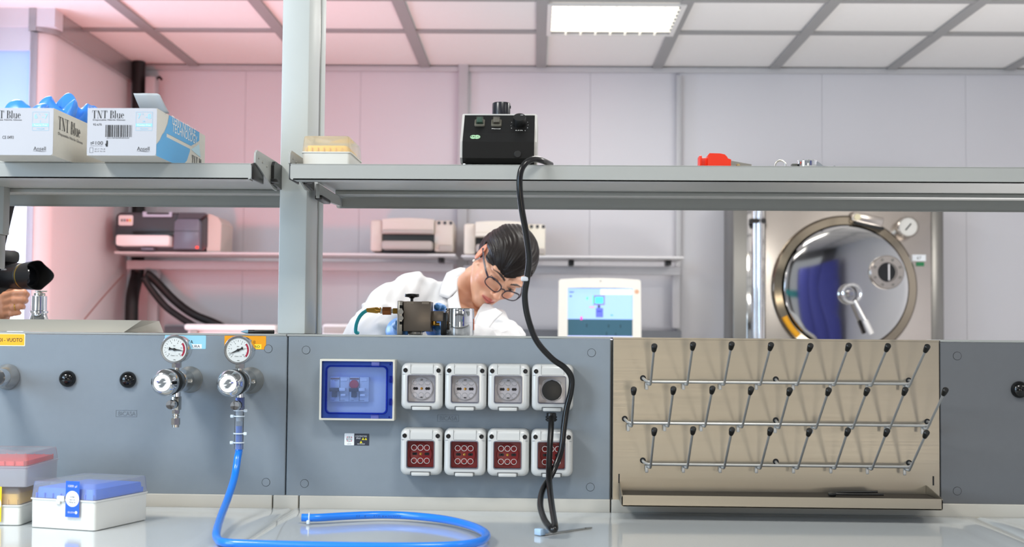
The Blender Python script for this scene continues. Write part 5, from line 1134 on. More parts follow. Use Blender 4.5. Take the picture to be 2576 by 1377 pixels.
ink_printer(930, 1140, 553, 638, rp(1030, 633.5, YSH).z, 'beige inkjet printer with open paper mouth on the back shelf', False)
ink_printer(1166, 1372, 557, 641, ZR2, 'cream printer half hidden behind the woman\'s head', True)
# rear bench with its splashback
a, b = rp(414, 832, YB - 0.06), rp(1714, 832, YB - 0.06)
r = thing('rear_bench', 'rear bench along the back wall with a dark grey splashback', 'bench', (a.x, 4.1, 0.0), room=True); w = b.x - a.x
part('worktop', G().box((w / 2, 0.03, 0.88), (w, 0.74, 0.04), bev=0.006), m_rshelf, r)
part('splashback', G().box((w / 2, 0.385, (0.9 + rp(1300, 829, YB - .06).z) / 2), (w, 0.025, rp(1300, 829, YB - .06).z - 0.9), bev=0.003), mat('splash_grey', (118, 122, 128), 0.45), r)
for i in range(4): part('base_unit', G().box((w * (i + .5) / 4, 0.05, 0.43), (w / 4 - 0.01, 0.66, 0.86), bev=0.004), m_rshelf, r)
# white tray-like instrument on it, left
q0, q1 = rp(476, 813, 3.9), rp(700, 813, 3.9); r = thing('white_instrument', 'low white instrument at the back, left of the tall post', 'instrument', ((q0.x + q1.x) / 2, 4.0, 0.9005), room=True); w = q1.x - q0.x; h = q0.z - 0.9
part('cabinet', G().box((0, 0.02, h / 2 - 0.01), (w, 0.34, h - 0.03), bev=0.02), mat('instrument_white', (228, 228, 226), 0.4), r)
part('lid', G().box((0, 0.0, h - 0.02), (w + 0.01, 0.36, 0.03), bev=0.012), mat('instrument_lid', (236, 236, 232), 0.35), r)
part('corner_post', G().box((-w / 2 + 0.04, -0.165, h / 2), (0.035, 0.02, h * .8), bev=0.006), m_beige2, r)
q0, q1 = rp(812, 815, 3.9), rp(905, 815, 3.9); r = thing('white_instrument', 'low pale instrument at the back, between the post and the woman', 'instrument', ((q0.x + q1.x) / 2, 4.0, 0.9005), room=True); w = q1.x - q0.x; h = rp(860, 815, 3.9).z - 0.9
part('cabinet', G().box((0, 0.02, h / 2), (w, 0.3, h), bev=0.015), mat('instrument_white', (228, 228, 226), 0.4), r); part('lid', G().box((0, -0.132, h - 0.03), (w * .9, 0.006, 0.03), bev=0.002), m_beige2, r)
# touch-screen monitor
YM = 3.86; k = mpp(YM); q = rp(1508, 850, YM); r = thing('touch_monitor', 'white framed monitor with a process diagram on its blue screen', 'monitor', (q.x, YM, 0.9005), room=True)
X = lambda p: (p - 1508) * k; Z = lambda p: q.z - 0.9 + (850 - p) * k
out_ = [(X(1404), Z(862)), (X(1613), Z(862)), (X(1611), Z(708)), (X(1607), Z(704)), (X(1560), Z(701)), (X(1508), Z(700)), (X(1455), Z(701)), (X(1409), Z(704)), (X(1405), Z(708))]
in_ = [(X(1428), Z(854)), (X(1591), Z(854)), (X(1591), Z(730)), (X(1591), Z(726)), (X(1550), Z(725)), (X(1508), Z(725)), (X(1465), Z(725)), (X(1428), Z(726)), (X(1428), Z(730))]
bz_ = part('bezel', G().ring(out_, in_, 0.05, 0.0), mat('monitor_white', (240, 236, 224), 0.4), r, smooth=False)
part('back_shell', G().box((0, 0.09, (Z(710) + Z(850)) / 2), (0.33, 0.08, Z(715) - Z(850)), bev=0.03), mat('monitor_white', (240, 236, 224), 0.4), r)
part('stand', G().box((0, 0.10, Z(850) / 2), (0.10, 0.05, Z(850) + 0.04), bev=0.01).box((0, 0.06, 0.01), (0.26, 0.22, 0.02), bev=0.006), m_beige, r)
def scr(name, x0, y0, x1, y1, rgb, st, dy): return part(name, G().box(((X(x0) + X(x1)) / 2, 0.012 - dy, (Z(y0) + Z(y1)) / 2), (X(x1) - X(x0), 0.0012, abs(Z(y0) - Z(y1)))), mat('screen_%d_%d_%d' % rgb, rgb, 0.3, emit=rgb, estr=st), sc_, smooth=False)
sc_ = part('screen', G().box((X(1509.5), 0.02, Z(790)), (X(1592) - X(1427), 0.014, Z(725) - Z(856))), m_blackp, r, smooth=False)
scr('sky_field', 1428, 726, 1591, 804, (150, 184, 248), 0.75, 0.0); scr('teal_field', 1428, 804, 1591, 846, (48, 84, 100), 0.6, 0.0); scr('foot_bar', 1428, 846, 1591, 858, (190, 196, 250), 0.8, 0.0); scr('title_bar', 1510, 728, 1590, 742, (214, 222, 252), 0.8, 0.001)
scr('diagram_box', 1492, 744, 1521, 768, (130, 118, 190), 0.7, 0.001); scr('diagram_window', 1497, 748, 1517, 764, (80, 224, 244), 0.8, 0.002); scr('diagram_neck', 1503, 768, 1510, 776, (70, 80, 110), 0.6, 0.001); scr('diagram_vessel', 1499, 776, 1517, 799, (92, 104, 220), 0.7, 0.001); scr('diagram_mark', 1502, 783, 1513, 785, (40, 40, 90), 0.5, 0.002)
scr('green_bar', 1491, 745, 1493.5, 766, (90, 220, 110), 0.7, 0.002); scr('green_mark', 1475, 748, 1479, 755, (90, 220, 110), 0.7, 0.001); scr('pink_mark', 1460, 798, 1465, 806, (230, 60, 170), 0.7, 0.001); scr('pink_line', 1482, 772, 1495, 775, (210, 140, 220), 0.7, 0.001); scr('blue_mark', 1536, 792, 1542, 795, (70, 160, 230), 0.7, 0.001); scr('dark_mark', 1432, 735, 1443, 737, (50, 56, 80), 0.5, 0.001); scr('dark_mark', 1433, 745, 1438, 748, (50, 66, 80), 0.5, 0.001)
for x, y in ((1475, 816), (1530, 817), (1560, 817), (1525, 836), (1548, 838)): scr('dark_mark', x, y, x + 2, y + 8, (24, 48, 60), 0.4, 0.001)
part('orange_sticker', G().prism(circ(5.5 * k, X(1601), Z(734), 20), 0.0, -0.001), mat('sticker_peach', (226, 176, 142), 0.5), bz_)
part('camera_dot', G().prism(circ(2 * k, X(1510), Z(708), 12), 0.0, -0.001), m_beige2, bz_)
# cables at the left
m_cable = mat('conduit_black', (14, 13, 14), 0.55)
def cabl(name, label, pts, r_, n=12):
    q = rp(*pts[0]); o = thing(name, label, 'cable', q, room=True); q = Vector(q)
    part('jacket', G().tube([rp(*p) - q for p in pts], r_, n=n, sub=6), m_cable, o, angle=60); return o
cabl('conduit', 'thick black cable trunk running down the corner from the ceiling', [(350, 157, 4.46), (349, 180, 4.46), (348, 240, 4.46), (348, 420, 4.46), (348, 560, 4.464), (347, 640, 4.464), (346, 672, 4.464), (345, 694, 4.46), (339, 718, 4.40), (333, 750, 4.32), (331, 800, 4.30), (331, 900, 4.30)], 0.033)
cabl('cable', 'black cable hose curving right from under the back shelf, upper of two', [(366, 689, 4.30), (378, 695, 4.31), (398, 714, 4.33), (440, 757, 4.35), (488, 792, 4.34), (560, 824, 4.33), (620, 880, 4.3)], 0.021)
cabl('cable', 'black cable hose curving right from under the back shelf, lower of two', [(362, 698, 4.24), (378, 725, 4.26), (415, 770, 4.29), (455, 800, 4.28), (500, 830, 4.27), (540, 880, 4.26)], 0.017)
q = rp(386, 190, 4.47); r = thing('junction_bracket', 'pale square duct piece beside the black cable trunk', 'duct', (q.x, 4.45, rp(355, 235, 4.45).z), room=True); part('duct', G().box((0, 0, 0), (0.05, 0.08, 0.16), bev=0.006), m_rrail, r)
part('elbow', G().tube([(0.02, 0, 0.07), (0.035, 0, 0.085), (0.05, 0, 0.07)], 0.006, n=8), m_cable, r)
o = cabl('thin_wire', 'thin brown wire slanting up the left wall', [(213, 803, 3.75), (262, 745, 4.0), (312, 690, 4.3)], 0.0035, 8); o.children[0].data.materials[0] = mat('wire_brown', (150, 110, 104), 0.6)
# autoclave
YA = 4.20; k = mpp(YA); cx0 = 2107; q = rp(cx0, 700, YA); AC = thing('autoclave', 'large steel autoclave with a round polished door, set in the back wall', 'autoclave', (q.x, YA, 0.0), room=True)
X = lambda p: (p - cx0) * k; Z = lambda p: q.z + (700 - p + (0)) * k
ztop = Z(500); W2 = (2371 - 1846) / 2 * k
m_acp = mat('autoclave_plate', (186, 178, 170), 0.24, metal=1.0, brushed=(2, 40, 60), vscale=3); m_mirror = mat('mirror_steel', (214, 212, 210), 0.045, metal=1.0); m_dsteel = mat('dark_steel', (128, 126, 122), 0.3, metal=0.9)
part('chassis', G().box(((X(1846) + X(2371)) / 2, 0.165, ztop / 2), (W2 * 2, 0.33, ztop), bev=0.004), m_dsteel, AC)
part('front_plate', G().box(((X(1926) + X(2340)) / 2, -0.004, ztop / 2), (X(2340) - X(1926), 0.008, ztop - 0.02), bev=0.002), m_acp, AC)
part('left_jamb', G().box(((X(1880) + X(1924)) / 2, -0.002, ztop / 2), (X(1924) - X(1880), 0.006, ztop - .02), bev=0.002), m_mirror, AC)
part('right_jamb', G().box((X(2355), -0.006, ztop / 2), (X(2371) - X(2341), 0.012, ztop), bev=0.003), m_dsteel, AC)
for p, rr in ((1896, 5), (1908, 8)): part('pipe', G().cyl((X(p), -0.05, 0.3), (X(p), -0.05, ztop - 0.005), rr * k, n=20), m_chrome, AC)
part('pipe_clamp', G().box((X(1903), -0.04, Z(560)), (40 * k, 0.05, 12 * k), bev=0.004), m_blackp, AC)
cd_ = (X(2120), Z(725)); A = (0, -1, 0)
part('door_collar', G().lathe([(181 * k, 0.0), (181 * k, 0.03), (176 * k, 0.045), (158 * k, 0.05), (154 * k, 0.03)], (cd_[0], -0.006, cd_[1]), A, n=80, cap0=False, cap1=False), mat('collar_steel', (150, 140, 124), 0.12, metal=1.0), AC)
dr = part('door', G().lathe([(154 * k, 0.02), (154 * k, 0.07), (151 * k, 0.078), (140 * k, 0.0795), (70 * k, 0.0803), (.5 * k, 0.0806)], (cd_[0], -0.006, cd_[1]), A, n=96), m_mirror, AC, angle=25)
px_, pz_ = X(2217), Z(687)
pf = part('port_flange', G().lathe([(42 * k, 0), (42 * k, 0.02), (40 * k, 0.026), (24 * k, 0.026), (23 * k, 0.02)], (px_, -0.085, pz_), A, n=48), m_acp, dr)
for s in ():
    pass
part('port_hole', G().lathe([(23 * k, 0.015), (23 * k, 0.024), (.1 * k, 0.024)], (px_ - 3 * k, -0.0865, pz_), A, n=32), m_gap, dr)
part('port_flap', G().box((px_ + 3 * k, -0.115, pz_), (4 * k, 0.006, 40 * k), bev=0.001), m_rshelf, dr)
for i in range(8):
    a = 2 * PI * (i + .5) / 8; part('port_bolt', G().hexnut((px_ + 33 * k * math.cos(a), -0.11, pz_ + 33 * k * math.sin(a)), (px_ + 33 * k * math.cos(a), -0.118, pz_ + 33 * k * math.sin(a)), 3.6 * k), m_dsteel, dr)
part('handle_ring', G().torus((X(2127), -0.13, Z(741)), A, 22 * k, 4 * k, n=36), m_chrome, AC)
part('handle_boss', G().lathe([(9 * k, 0.075), (9 * k, 0.11), (6 * k, 0.118)], (X(2127), -0.006, Z(741)), A, n=24), m_chrome, AC)
part('handle_rod', G().cyl((X(2134), -0.13, Z(758)), (X(2158), -0.15, Z(808)), 4.5 * k), mat('rod_white', (220, 218, 214), 0.2, metal=.6), AC)
part('handle_grip', G().cyl((X(2157), -0.149, Z(806)), (X(2172), -0.16, Z(840)), 6.5 * k, bev=0.003), mat('grip_white', (226, 224, 220), 0.3), AC)
part('latch_box', G().box((X(2172), -0.05, Z(555)), (78 * k, 0.08, 24 * k), bev=0.006, rot=Matrix.Rotation(0.22, 3, 'Y')), m_acp, AC)
part('latch_shade', G().box((X(2176), -0.055, Z(571)), (74 * k, 0.07, 7 * k), bev=0.002, rot=Matrix.Rotation(0.22, 3, 'Y')), m_blackp, AC)
part('latch_knob', G().cyl((X(2144), -0.02, Z(551)), (X(2144), -0.11, Z(551)), 8 * k), mat('knob_cream', (216, 206, 170), 0.35), AC)
gp = (X(2277), Z(572)); gc = part('gauge', G().lathe([(25 * k, 0), (27 * k, 0.004), (27 * k, 0.045), (24 * k, 0.05), (22.5 * k, 0.044)], (gp[0], -0.006, gp[1]), A, n=40, cap1=False), m_acp, AC)
part('gauge_dial', G().lathe([(22.6 * k, 0.043), (.1 * k, 0.0435)], (gp[0], -0.006, gp[1]), A, n=36), mat('dial_pale', (214, 212, 206), 0.4), gc)
part('gauge_needle', G().box((gp[0], -0.051, gp[1]), (3 * k, 0.001, 22 * k), rot=Matrix.Rotation(0.7, 3, 'Y')), m_gap, gc)
part('white_label', G().box((X(2309), -0.009, Z(648)), (34 * k, 0.002, 16 * k)), mat('sticker_white', (232, 236, 240), 0.4), AC)
part('white_label_mark', G().text('67', 8 * k, (X(2309), -0.0105, Z(648))), m_dark, AC, smooth=False, fix=False)
part('green_label', G().box((X(2312), -0.009, Z(663.5)), (20 * k, 0.002, 10 * k)), mat('label_green', (20, 120, 70), 0.5), AC)
part('door_pin', G().box((X(2281), -0.02, Z(700)), (4 * k, 0.03, 26 * k), bev=0.002, rot=Matrix.Rotation(-0.1, 3, 'Y')), m_dsteel, AC)
part('amber_tag', G().torus((cd_[0], -0.058, cd_[1]), A, 168 * k, 8 * k, n=12, m=8, a0=0.45, a1=0.80), mat('tag_amber', (226, 160, 20), 0.4), AC)
# what the polished door mirrors, behind the photographer
for n in range(3):
    r = thing('locker', 'tall blue locker seen only as a reflection in the round polished door', 'locker', (2.55 + n * 0.3, -4.2, 0.0), 'blue lockers in the reflection', room=True)
    part('body', G().box((0, -0.2, 1.08), (0.29, 0.4, 2.16), bev=0.004), mat('locker_blue', (84, 88, 168), 0.5), r); part('door', G().box((0, 0.006, 1.08), (0.27, 0.012, 2.1), bev=0.004), mat('locker_door_blue', (76, 82, 172), 0.45), r)
o = struct('trim_6', G().box((2.0, -4.9, 1.62), (0.9, 0.2, 0.16)), mat('rail_teal', (30, 150, 152), 0.5))
# ceiling lamp fixtures
for i, (x, y) in enumerate(LAMPS):
    r = thing('ceiling_light', ('square louvre light glowing in the ceiling above the stirrer' if i == 0 else 'square louvre ceiling light above and behind the photographer'), 'ceiling light', (x, y, CEIL - 0.014), 'ceiling lights', room=True) 
    if i: r['group'] = 'ceiling lights outside the picture'
    else: del r['group']
    part('frame', G().ring([(0.29, 0.29), (-0.29, 0.29), (-0.29, -0.29), (0.29, -0.29)], [(0.265, 0.265), (-0.265, 0.265), (-0.265, -0.265), (0.265, -0.265)], -0.004, 0.004) if False else G().box((0, 0.28, 0.003), (0.58, 0.02, 0.012)).box((0, -0.28, 0.003), (0.58, 0.02, 0.012)).box((0.28, 0, 0.003), (0.02, 0.54, 0.012)).box((-0.28, 0, 0.003), (0.02, 0.54, 0.012)), mat('lamp_frame', (226, 224, 220), 0.4), r)
    part('diffuser', G().box((0, 0, 0.010), (0.54, 0.54, 0.002)), mat('lamp_glow', (255, 252, 240), 0.5, emit=(255, 250, 236), estr=1.35), r)
    g = G()
    for j in range(1, 8): t = -0.27 + 0.54 * j / 8; g.box((t, 0, 0.003), (0.008, 0.54, 0.010)).box((0, t, 0.003), (0.54, 0.008, 0.010))
    part('louvre', g, mat('louvre_white', (244, 242, 232), 0.35, emit=(255, 250, 230), estr=0.55), r)
# ================================================================ people
def grid(lo, hi, h):
    ax = [np.arange(a, b + h, h, dtype=np.float32) for a, b in zip(lo, hi)]
    return np.stack(np.meshgrid(*ax, indexing='ij'), -1), np.array([a[0] for a in ax])
def vv(p): return np.array(p, dtype=np.float32)
def ell(P, c, r, R=None):
    q = P - vv(c)
    if R is not None: q = q @ np.array(R, dtype=np.float32)
    r = vv(r); k0 = np.sqrt(((q / r) ** 2).sum(-1)) + 1e-9; k1 = np.sqrt(((q / (r * r)) ** 2).sum(-1)) + 1e-9
    return k0 * (k0 - 1) / k1
def cap(P, a, b, ra, rb=None):
    a, b = vv(a), vv(b); rb = ra if rb is None else rb; d = b - a
    t = np.clip(((P - a) @ d) / max(float(d @ d), 1e-9), 0, 1)
    return np.sqrt(((P - a - t[..., None] * d) ** 2).sum(-1)) - (ra + (rb - ra) * t)
def smin(a, b, k): h = np.clip(0.5 + 0.5 * (b - a) / k, 0, 1); return b + (a - b) * h - k * h * (1 - h)
def smax(a, b, k): return -smin(-a, -b, k)
def chain(P, pts, rad, k=0.01):
    d = None
    for (a, b), (ra, rb) in zip(zip(pts, pts[1:]), zip(rad, rad[1:])):
        c = cap(P, a, b, ra, rb); d = c if d is None else smin(d, c, k)
    return d
def nets(F, org, h):
    """surface nets: the zero level of F as verts, quads"""
    S = F < 0; n = np.array(F.shape) - 1
    acc = np.zeros((*n, 3), np.float32); cnt = np.zeros(n, np.float32)
    offs = [(x, y, z) for x in (0, 1) for y in (0, 1) for z in (0, 1)]
    sl = lambda o: tuple(slice(o[i], o[i] + n[i]) for i in range(3))
    for o in offs:
        for ax in range(3):
            if o[ax]: continue
            o2 = list(o); o2[ax] = 1
            f0, f1 = F[sl(o)], F[sl(o2)]; m = (f0 < 0) != (f1 < 0)
            t = np.where(m, f0 / np.where(m, f0 - f1, 1), 0)
            for i in range(3): acc[..., i] += np.where(m, (t if i == ax else o[i]), 0)
            cnt += m
    act = cnt > 0; idx = -np.ones(n, np.int64); idx[act] = np.arange(act.sum())
    V = (acc[act] / cnt[act][:, None] + np.argwhere(act)) * h + org
    Q = []
    for ax in range(3):
        b, c = (ax + 1) % 3, (ax + 2) % 3
        s0 = [slice(1, n[i]) for i in range(3)]; s0[ax] = slice(0, n[ax]); s1 = list(s0); s1[ax] = slice(1, n[ax] + 1)
        a0, a1 = S[tuple(s0)], S[tuple(s1)]; m = a0 != a1
        e = np.argwhere(m); st = np.array([0 if i == ax else 1 for i in range(3)]); e = e + st
        def cell(db, dc):
            q = e.copy(); q[:, b] -= db; q[:, c] -= dc; return idx[q[:, 0], q[:, 1], q[:, 2]]
        quad = np.stack([cell(1, 1), cell(0, 1), cell(0, 0), cell(1, 0)], 1); fl = ~a0[m]
        quad[fl] = quad[fl][:, ::-1]; Q.append(quad)
    Q = np.concatenate(Q); return V, Q[(Q >= 0).all(1)]
def to_mesh(name, V, Q, m, M=None, cols=None, parent=None, label=None):
    if M is not None: A = np.array(M); V = V @ A[:3, :3].T + A[:3, 3]
    me = bpy.data.meshes.new(name); me.from_pydata(V.tolist(), [], Q.tolist()); me.update()
    me.polygons.foreach_set('use_smooth', [True] * len(me.polygons))
    if cols is not None:
        a = me.color_attributes.new('Col', 'FLOAT_COLOR', 'POINT'); a.data.foreach_set('color', np.concatenate([cols, np.ones((len(cols), 1))], 1).astype(np.float32).ravel())
    return link(name, me, m, parent, label)
def skin_mat(name, rough=0.42, sss=0.12):
    m = mat(name, (220, 170, 140), rough, sss=sss, bump=0.03, bscale=900)
    nt = m.node_tree; a = nt.nodes.new('ShaderNodeAttribute'); a.attribute_name = 'Col'; nt.links.new(a.outputs['Color'], nt.nodes['Principled BSDF'].inputs['Base Color']); return m
def L3(c): return np.array(lin(c)[:3])

# ---- the head, in its own coordinates: x to the person's left, -y ahead, z up; eyes at z = 0
def head_field(P, neck=None, chest=None, female=True):
    d = ell(P, (0, .012, .040), (.0735, .092, .078))
    d = smin(d, ell(P, (0, -.030, -.030), (.060, .060, .070)), .03)
    X = np.abs(P[..., 0]); S = np.concatenate([X[..., None], P[..., 1:]], -1)      # mirrored half
    d = smin(d, cap(S, (.052, .005, -.045), (.018, -.070, -.098), .016, .014), .028)     # jaw line
    d = smin(d, ell(S, (.0, -.076, -.101), (.020, .016, .014)), .018)                    # chin
    d = smin(d, ell(S, (.042, -.056, -.028), (.022, .022, .020)), .022)                  # cheekbone
    d = smin(d, cap(S, (.046, -.070, .021), (.012, -.086, .019), .010, .009), .016)      # brow
    d = smax(d, -ell(S, (.031, -.101, -.001), (.019, .014, .012)), .012)                 # eye socket
    d = smin(d, ell(S, (.031, -.0705, -.001), (.0150, .0150, .0135)), .004)              # lids
    n = cap(P, (0, -.088, .012), (0, -.108, -.030), .0065, .0085)
    n = smin(n, ell(P, (0, -.109, -.034), (.0095, .010, .0085)), .006)
    n = smin(n, ell(S, (.0115, -.098, -.038), (.0068, .0085, .0062)), .005)
    d = smin(d, n, .009)
    d = smax(d, -ell(S, (.0058, -.107, -.0445), (.0032, .005, .0028)), .002)             # nostrils
    d = smin(d, ell(P, (0, -.082, -.067), (.024, .014, .017)), .012)                     # muzzle
    d = smin(d, cap(S, (.004, -.0965, -.0640), (.021, -.0855, -.0665), .0042, .0018), .004)   # upper lip
    d = smin(d, cap(S, (.0, -.0955, -.0735), (.018, -.0855, -.0695), .0052, .002), .004)      # lower lip
    d = smax(d, -cap(S, (.0, -.1015, -.0685), (.022, -.0895, -.0680), .0011, .0008), .0016)   # mouth line
    d = smax(d, -ell(S, (.031, -.0865, -.0035), (.0128, .010, .0034)), .0015)            # lid opening
    ear = ell(S, (.0755, .012, .002), (.0065, .019, .031), Matrix.Rotation(0.25, 3, 'Z') @ Matrix.Rotation(-0.2, 3, 'X'))
    ear = smax(ear, -ell(S, (.0825, .010, .004), (.006, .0115, .020)), .004)
    d = smin(d, ear, .004)
    if neck is not None: d = smin(d, chain(P, neck, (.040, .042, .052)[:len(neck)], .02), .010)
    if chest is not None:
        for a, b, ra, rb in chest: d = smin(d, cap(P, a, b, ra, rb), .03)
    return d
def head_colors(V, base, lip, brow_c=(34, 22, 20), blush=(224, 138, 112)):
    X = np.abs(V[:, 0]); y, z = V[:, 1], V[:, 2]
    c = np.tile(L3(base), (len(V), 1))
    def mix(w, col): 
        w = np.clip(w, 0, 1)[:, None]; return c * (1 - w) + L3(col) * w
    front = (y < -.03)
    c = mix(0.55 * np.exp(-(((X - .045) / .020) ** 2 + ((z + .036) / .020) ** 2)) * front, blush)
    c = mix(0.25 * np.exp(-(((X) / .012) ** 2 + ((z + .034) / .014) ** 2)) * (y < -.09), blush)
    lipw = np.exp(-np.maximum(0, (np.abs(z + .0685 - 0.0012) - (.0078 - .0068 * (X / .024) ** 2)) / .0016)) * (X < .0235) * (y < -.078)
    c = mix(0.9 * np.clip(lipw, 0, 1), lip)
    c = mix((np.abs(z + .0682) < .0011) * (X < .021) * (y < -.078) * 0.7, (92, 30, 30))
    bz_ = .0185 + .0045 * (1 - ((X - .034) / .022) ** 2); bt = .0034 * np.clip((.060 - X) / .03, .25, 1)
    c = mix(np.clip((bt - np.abs(z - bz_)) / .0011 + .6, 0, 1) * (X > .011) * (X < .058) * front, brow_c)
    e = ((X - .031) / .0148) ** 2; up = -.0035 + .0042 * np.sqrt(np.clip(1 - e, 0, 1))
    c = mix(((np.abs(z - up - .0004) < .0013) & (e < 1.0) & front) * 0.92, (26, 18, 18))
    c = mix(0.35 * np.exp(-(((X - .031) / .017) ** 2 + ((z - .007) / .007) ** 2)) * front, (150, 96, 80))
    c = mix(0.5 * ((X > .074) & (y > -.02) & (y < .05)), (222, 120, 92))
    return c
def make_eyes(M, parent):
    for s in (-1, 1):
        g = G(); g.sphere((0, 0, 0), .0128, n=24, m=16); m4 = M @ Matrix.Translation((s * .031, -.0700, -.001))
        e = part('eye', g, mat('eye_white', (226, 220, 214), 0.15), parent); e.data.transform(m4)
        g = G().lathe([(.0066, -.0006), (.0060, .0006), (.0028, .0012), (.0001, .0013)], (0, 0, 0), (0, -.80, -.45), n=24)
        ir = part('iris', g, mat('iris_brown', (38, 24, 18), 0.1), e); ir.data.transform(m4 @ Matrix.Translation(Vector((0, -.80, -.45)).normalized() * .0115))
def hair_mat(name, rgb, sc=(60, 8, 60)):
    m = mat(name, rgb, 0.42, spec=0.25, var=0.4, vscale=3, brushed=sc); nt = m.node_tree
    n = [q for q in nt.nodes if q.type == 'TEX_NOISE'][0]; b = nt.nodes.new('ShaderNodeBump'); b.inputs['Strength'].default_value = 0.4; b.inputs['Distance'].default_value = 0.003
    nt.links.new(n.outputs['Fac'], b.inputs['Height']); nt.links.new(b.outputs[0], nt.nodes['Principled BSDF'].inputs['Normal']); return m
def hand_field(P, wrist, palm_a, palm_b, fingers, thumb, k=1.0):
    d = chain(P, [wrist, palm_a, palm_b], (.024 * k, .024 * k, .022 * k), .02)
    d = smin(d, cap(P, Vector(palm_a).lerp(Vector(fingers[0][0]), .5), fingers[0][0], .014 * k, .011 * k), .015)
    d = smin(d, cap(P, Vector(palm_a).lerp(Vector(fingers[-1][0]), .5), fingers[-1][0], .014 * k, .010 * k), .015)
    for i, f in enumerate(fingers):
        r = (.0092, .0096, .0092, .0082)[i] * k; d = smin(d, chain(P, f, [r * 1.05, r, r * .93, r * .82][:len(f)], .004), .005)
    return smin(d, chain(P, thumb, [.0125 * k, .0105 * k, .0088 * k][:len(thumb)], .006), .008)

# ---------------------------------------------------------------- the woman
HK = 0.89; YH = 1.10
RH = (Matrix.Rotation(math.radians(32), 3, 'Y') @ Matrix.Rotation(math.radians(31), 3, 'Z') @ Matrix.Rotation(math.radians(29), 3, 'X'))
eye_mid = pt(1266, 716, YH)
HM = Matrix.Translation(eye_mid) @ RH.to_4x4() @ Matrix.Scale(HK, 4) @ Matrix.Translation((0, .085, 0))
HI = HM.inverted()
S_R, S_L = pt(1038, 729, 1.17), pt(1229, 822, 1.13); NB = pt(1168, 742, 1.17); ST = pt(1178, 800, 1.20); NK = pt(1160, 745, 1.24)
PEL = Vector(((S_R.x + S_L.x) / 2 - .03, 1.42, 0.93))
# the neck is bent: its foot lies under the collar
FS = 0.98                                               # a short lower face
def long(p): p = HI @ p; return (p.x, p.y, p.z / FS if p.z < 0 else p.z)
nk = [(0, .040, -.045), long(NK.lerp(HM @ Vector((0, .045, -.05)), .5)), long(NK)]
ch = [(long(NK + Vector((0, .0, -.02))), long(ST), .052, .062)]
pp = [nk[-1], ch[0][0], ch[0][1]]
P, org = grid([min(a, min(p[i] for p in pp) - .07) for i, a in enumerate((-.095, -.125, -.2))], [max(a, max(p[i] for p in pp) + .07) for i, a in enumerate((.095, .125, .128))], .0020)
F = head_field(P, nk, ch); V, Q = nets(F, org, .0020); del P, F
cols = head_colors(V, (222, 168, 138), (192, 98, 90))
V[:, 2] = np.where(V[:, 2] < 0, V[:, 2] * FS, V[:, 2])
A = np.array(HM); VW = V @ A[:3, :3].T + A[:3, 3]
# rest of the body under the coat, coarser, in the same mesh
fl = 0.0
lo = (min(S_R.x, S_L.x) - .2, .70, 0.0); hi_ = (max(S_R.x, S_L.x) + .2, 1.75, 1.40)
P, org = grid(lo, hi_, .016)
M_ = (S_R + S_L) / 2
d = smin(cap(P, S_R.lerp(M_, .2), S_L.lerp(M_, .2), .026), cap(P, M_ + Vector((0, .05, -.10)), PEL, .075, .095), .03)
d = smin(d, ell(P, PEL, (.15, .11, .11)), .05)
for s in (-1, 1):
    hip = PEL + Vector((s * .085, 0, -.04)); kn = Vector((hip.x, hip.y - .02, .48)); an = Vector((hip.x, hip.y + .03, .08))
    d = smin(d, chain(P, [hip, kn, an], (.075, .052, .038), .03), .03); d = smin(d, cap(P, an + Vector((0, .02, -.04)), an + Vector((0, -.13, -.052)), .036, .026), .02)
V2, Q2 = nets(d, org, .016)
VB = np.concatenate([VW, V2]); QB = np.concatenate([Q, Q2 + len(VW)]); CB2 = np.concatenate([cols, np.tile(L3((226, 172, 140)), (len(V2), 1))])
WOMAN = to_mesh('person', VB, QB, skin_mat('skin'), cols=CB2)
tag(WOMAN, 'woman in a white lab coat and dark glasses bending over the valve block', 'person')
make_eyes(HM, WOMAN)
# hair: swept to the side and pulled back
P, org = grid((-.105, -.125, -.09), (.105, .135, .150), .0021)
h = ell(P, (0, .010, .042), (.0815, .1055, .0935)); h = smin(h, ell(P, (0, .075, .0), (.058, .045, .055)), .03)
x, y, z = P[..., 0], P[..., 1], P[..., 2]
lineF = .0205 + .85 * np.clip(x + .020, 0, .07)           # fringe: low on her right, high on her left
t = np.clip((y + .066) / .036, 0, 1); t = t * t * (3 - 2 * t)
side = np.where(x < 0, .004, .020); line = lineF * (1 - t) + side * t
t2 = np.clip((y + .026) / .012, 0, 1); line = line * (1 - t2) + .030 * t2
t3 = np.clip((y - .026) / .020, 0, 1); line = line * (1 - t3) - .075 * t3
h = smax(h, (line - z) * .8, .007)
ang = np.arctan2(x + .03, z - .02 + .0 * x)
h = h + .0007 * np.sin(ang * 52 + 4 * np.sin(y * 40)) + .0012 * np.sin(ang * 11 + 3 * np.sin(y * 30))
V, Q = nets(h, org, .0021); m_hair = hair_mat('hair_dark', (22, 15, 13), (30, 30, 4))
HAIR = to_mesh('hair', V, Q, m_hair, HM, parent=WOMAN)
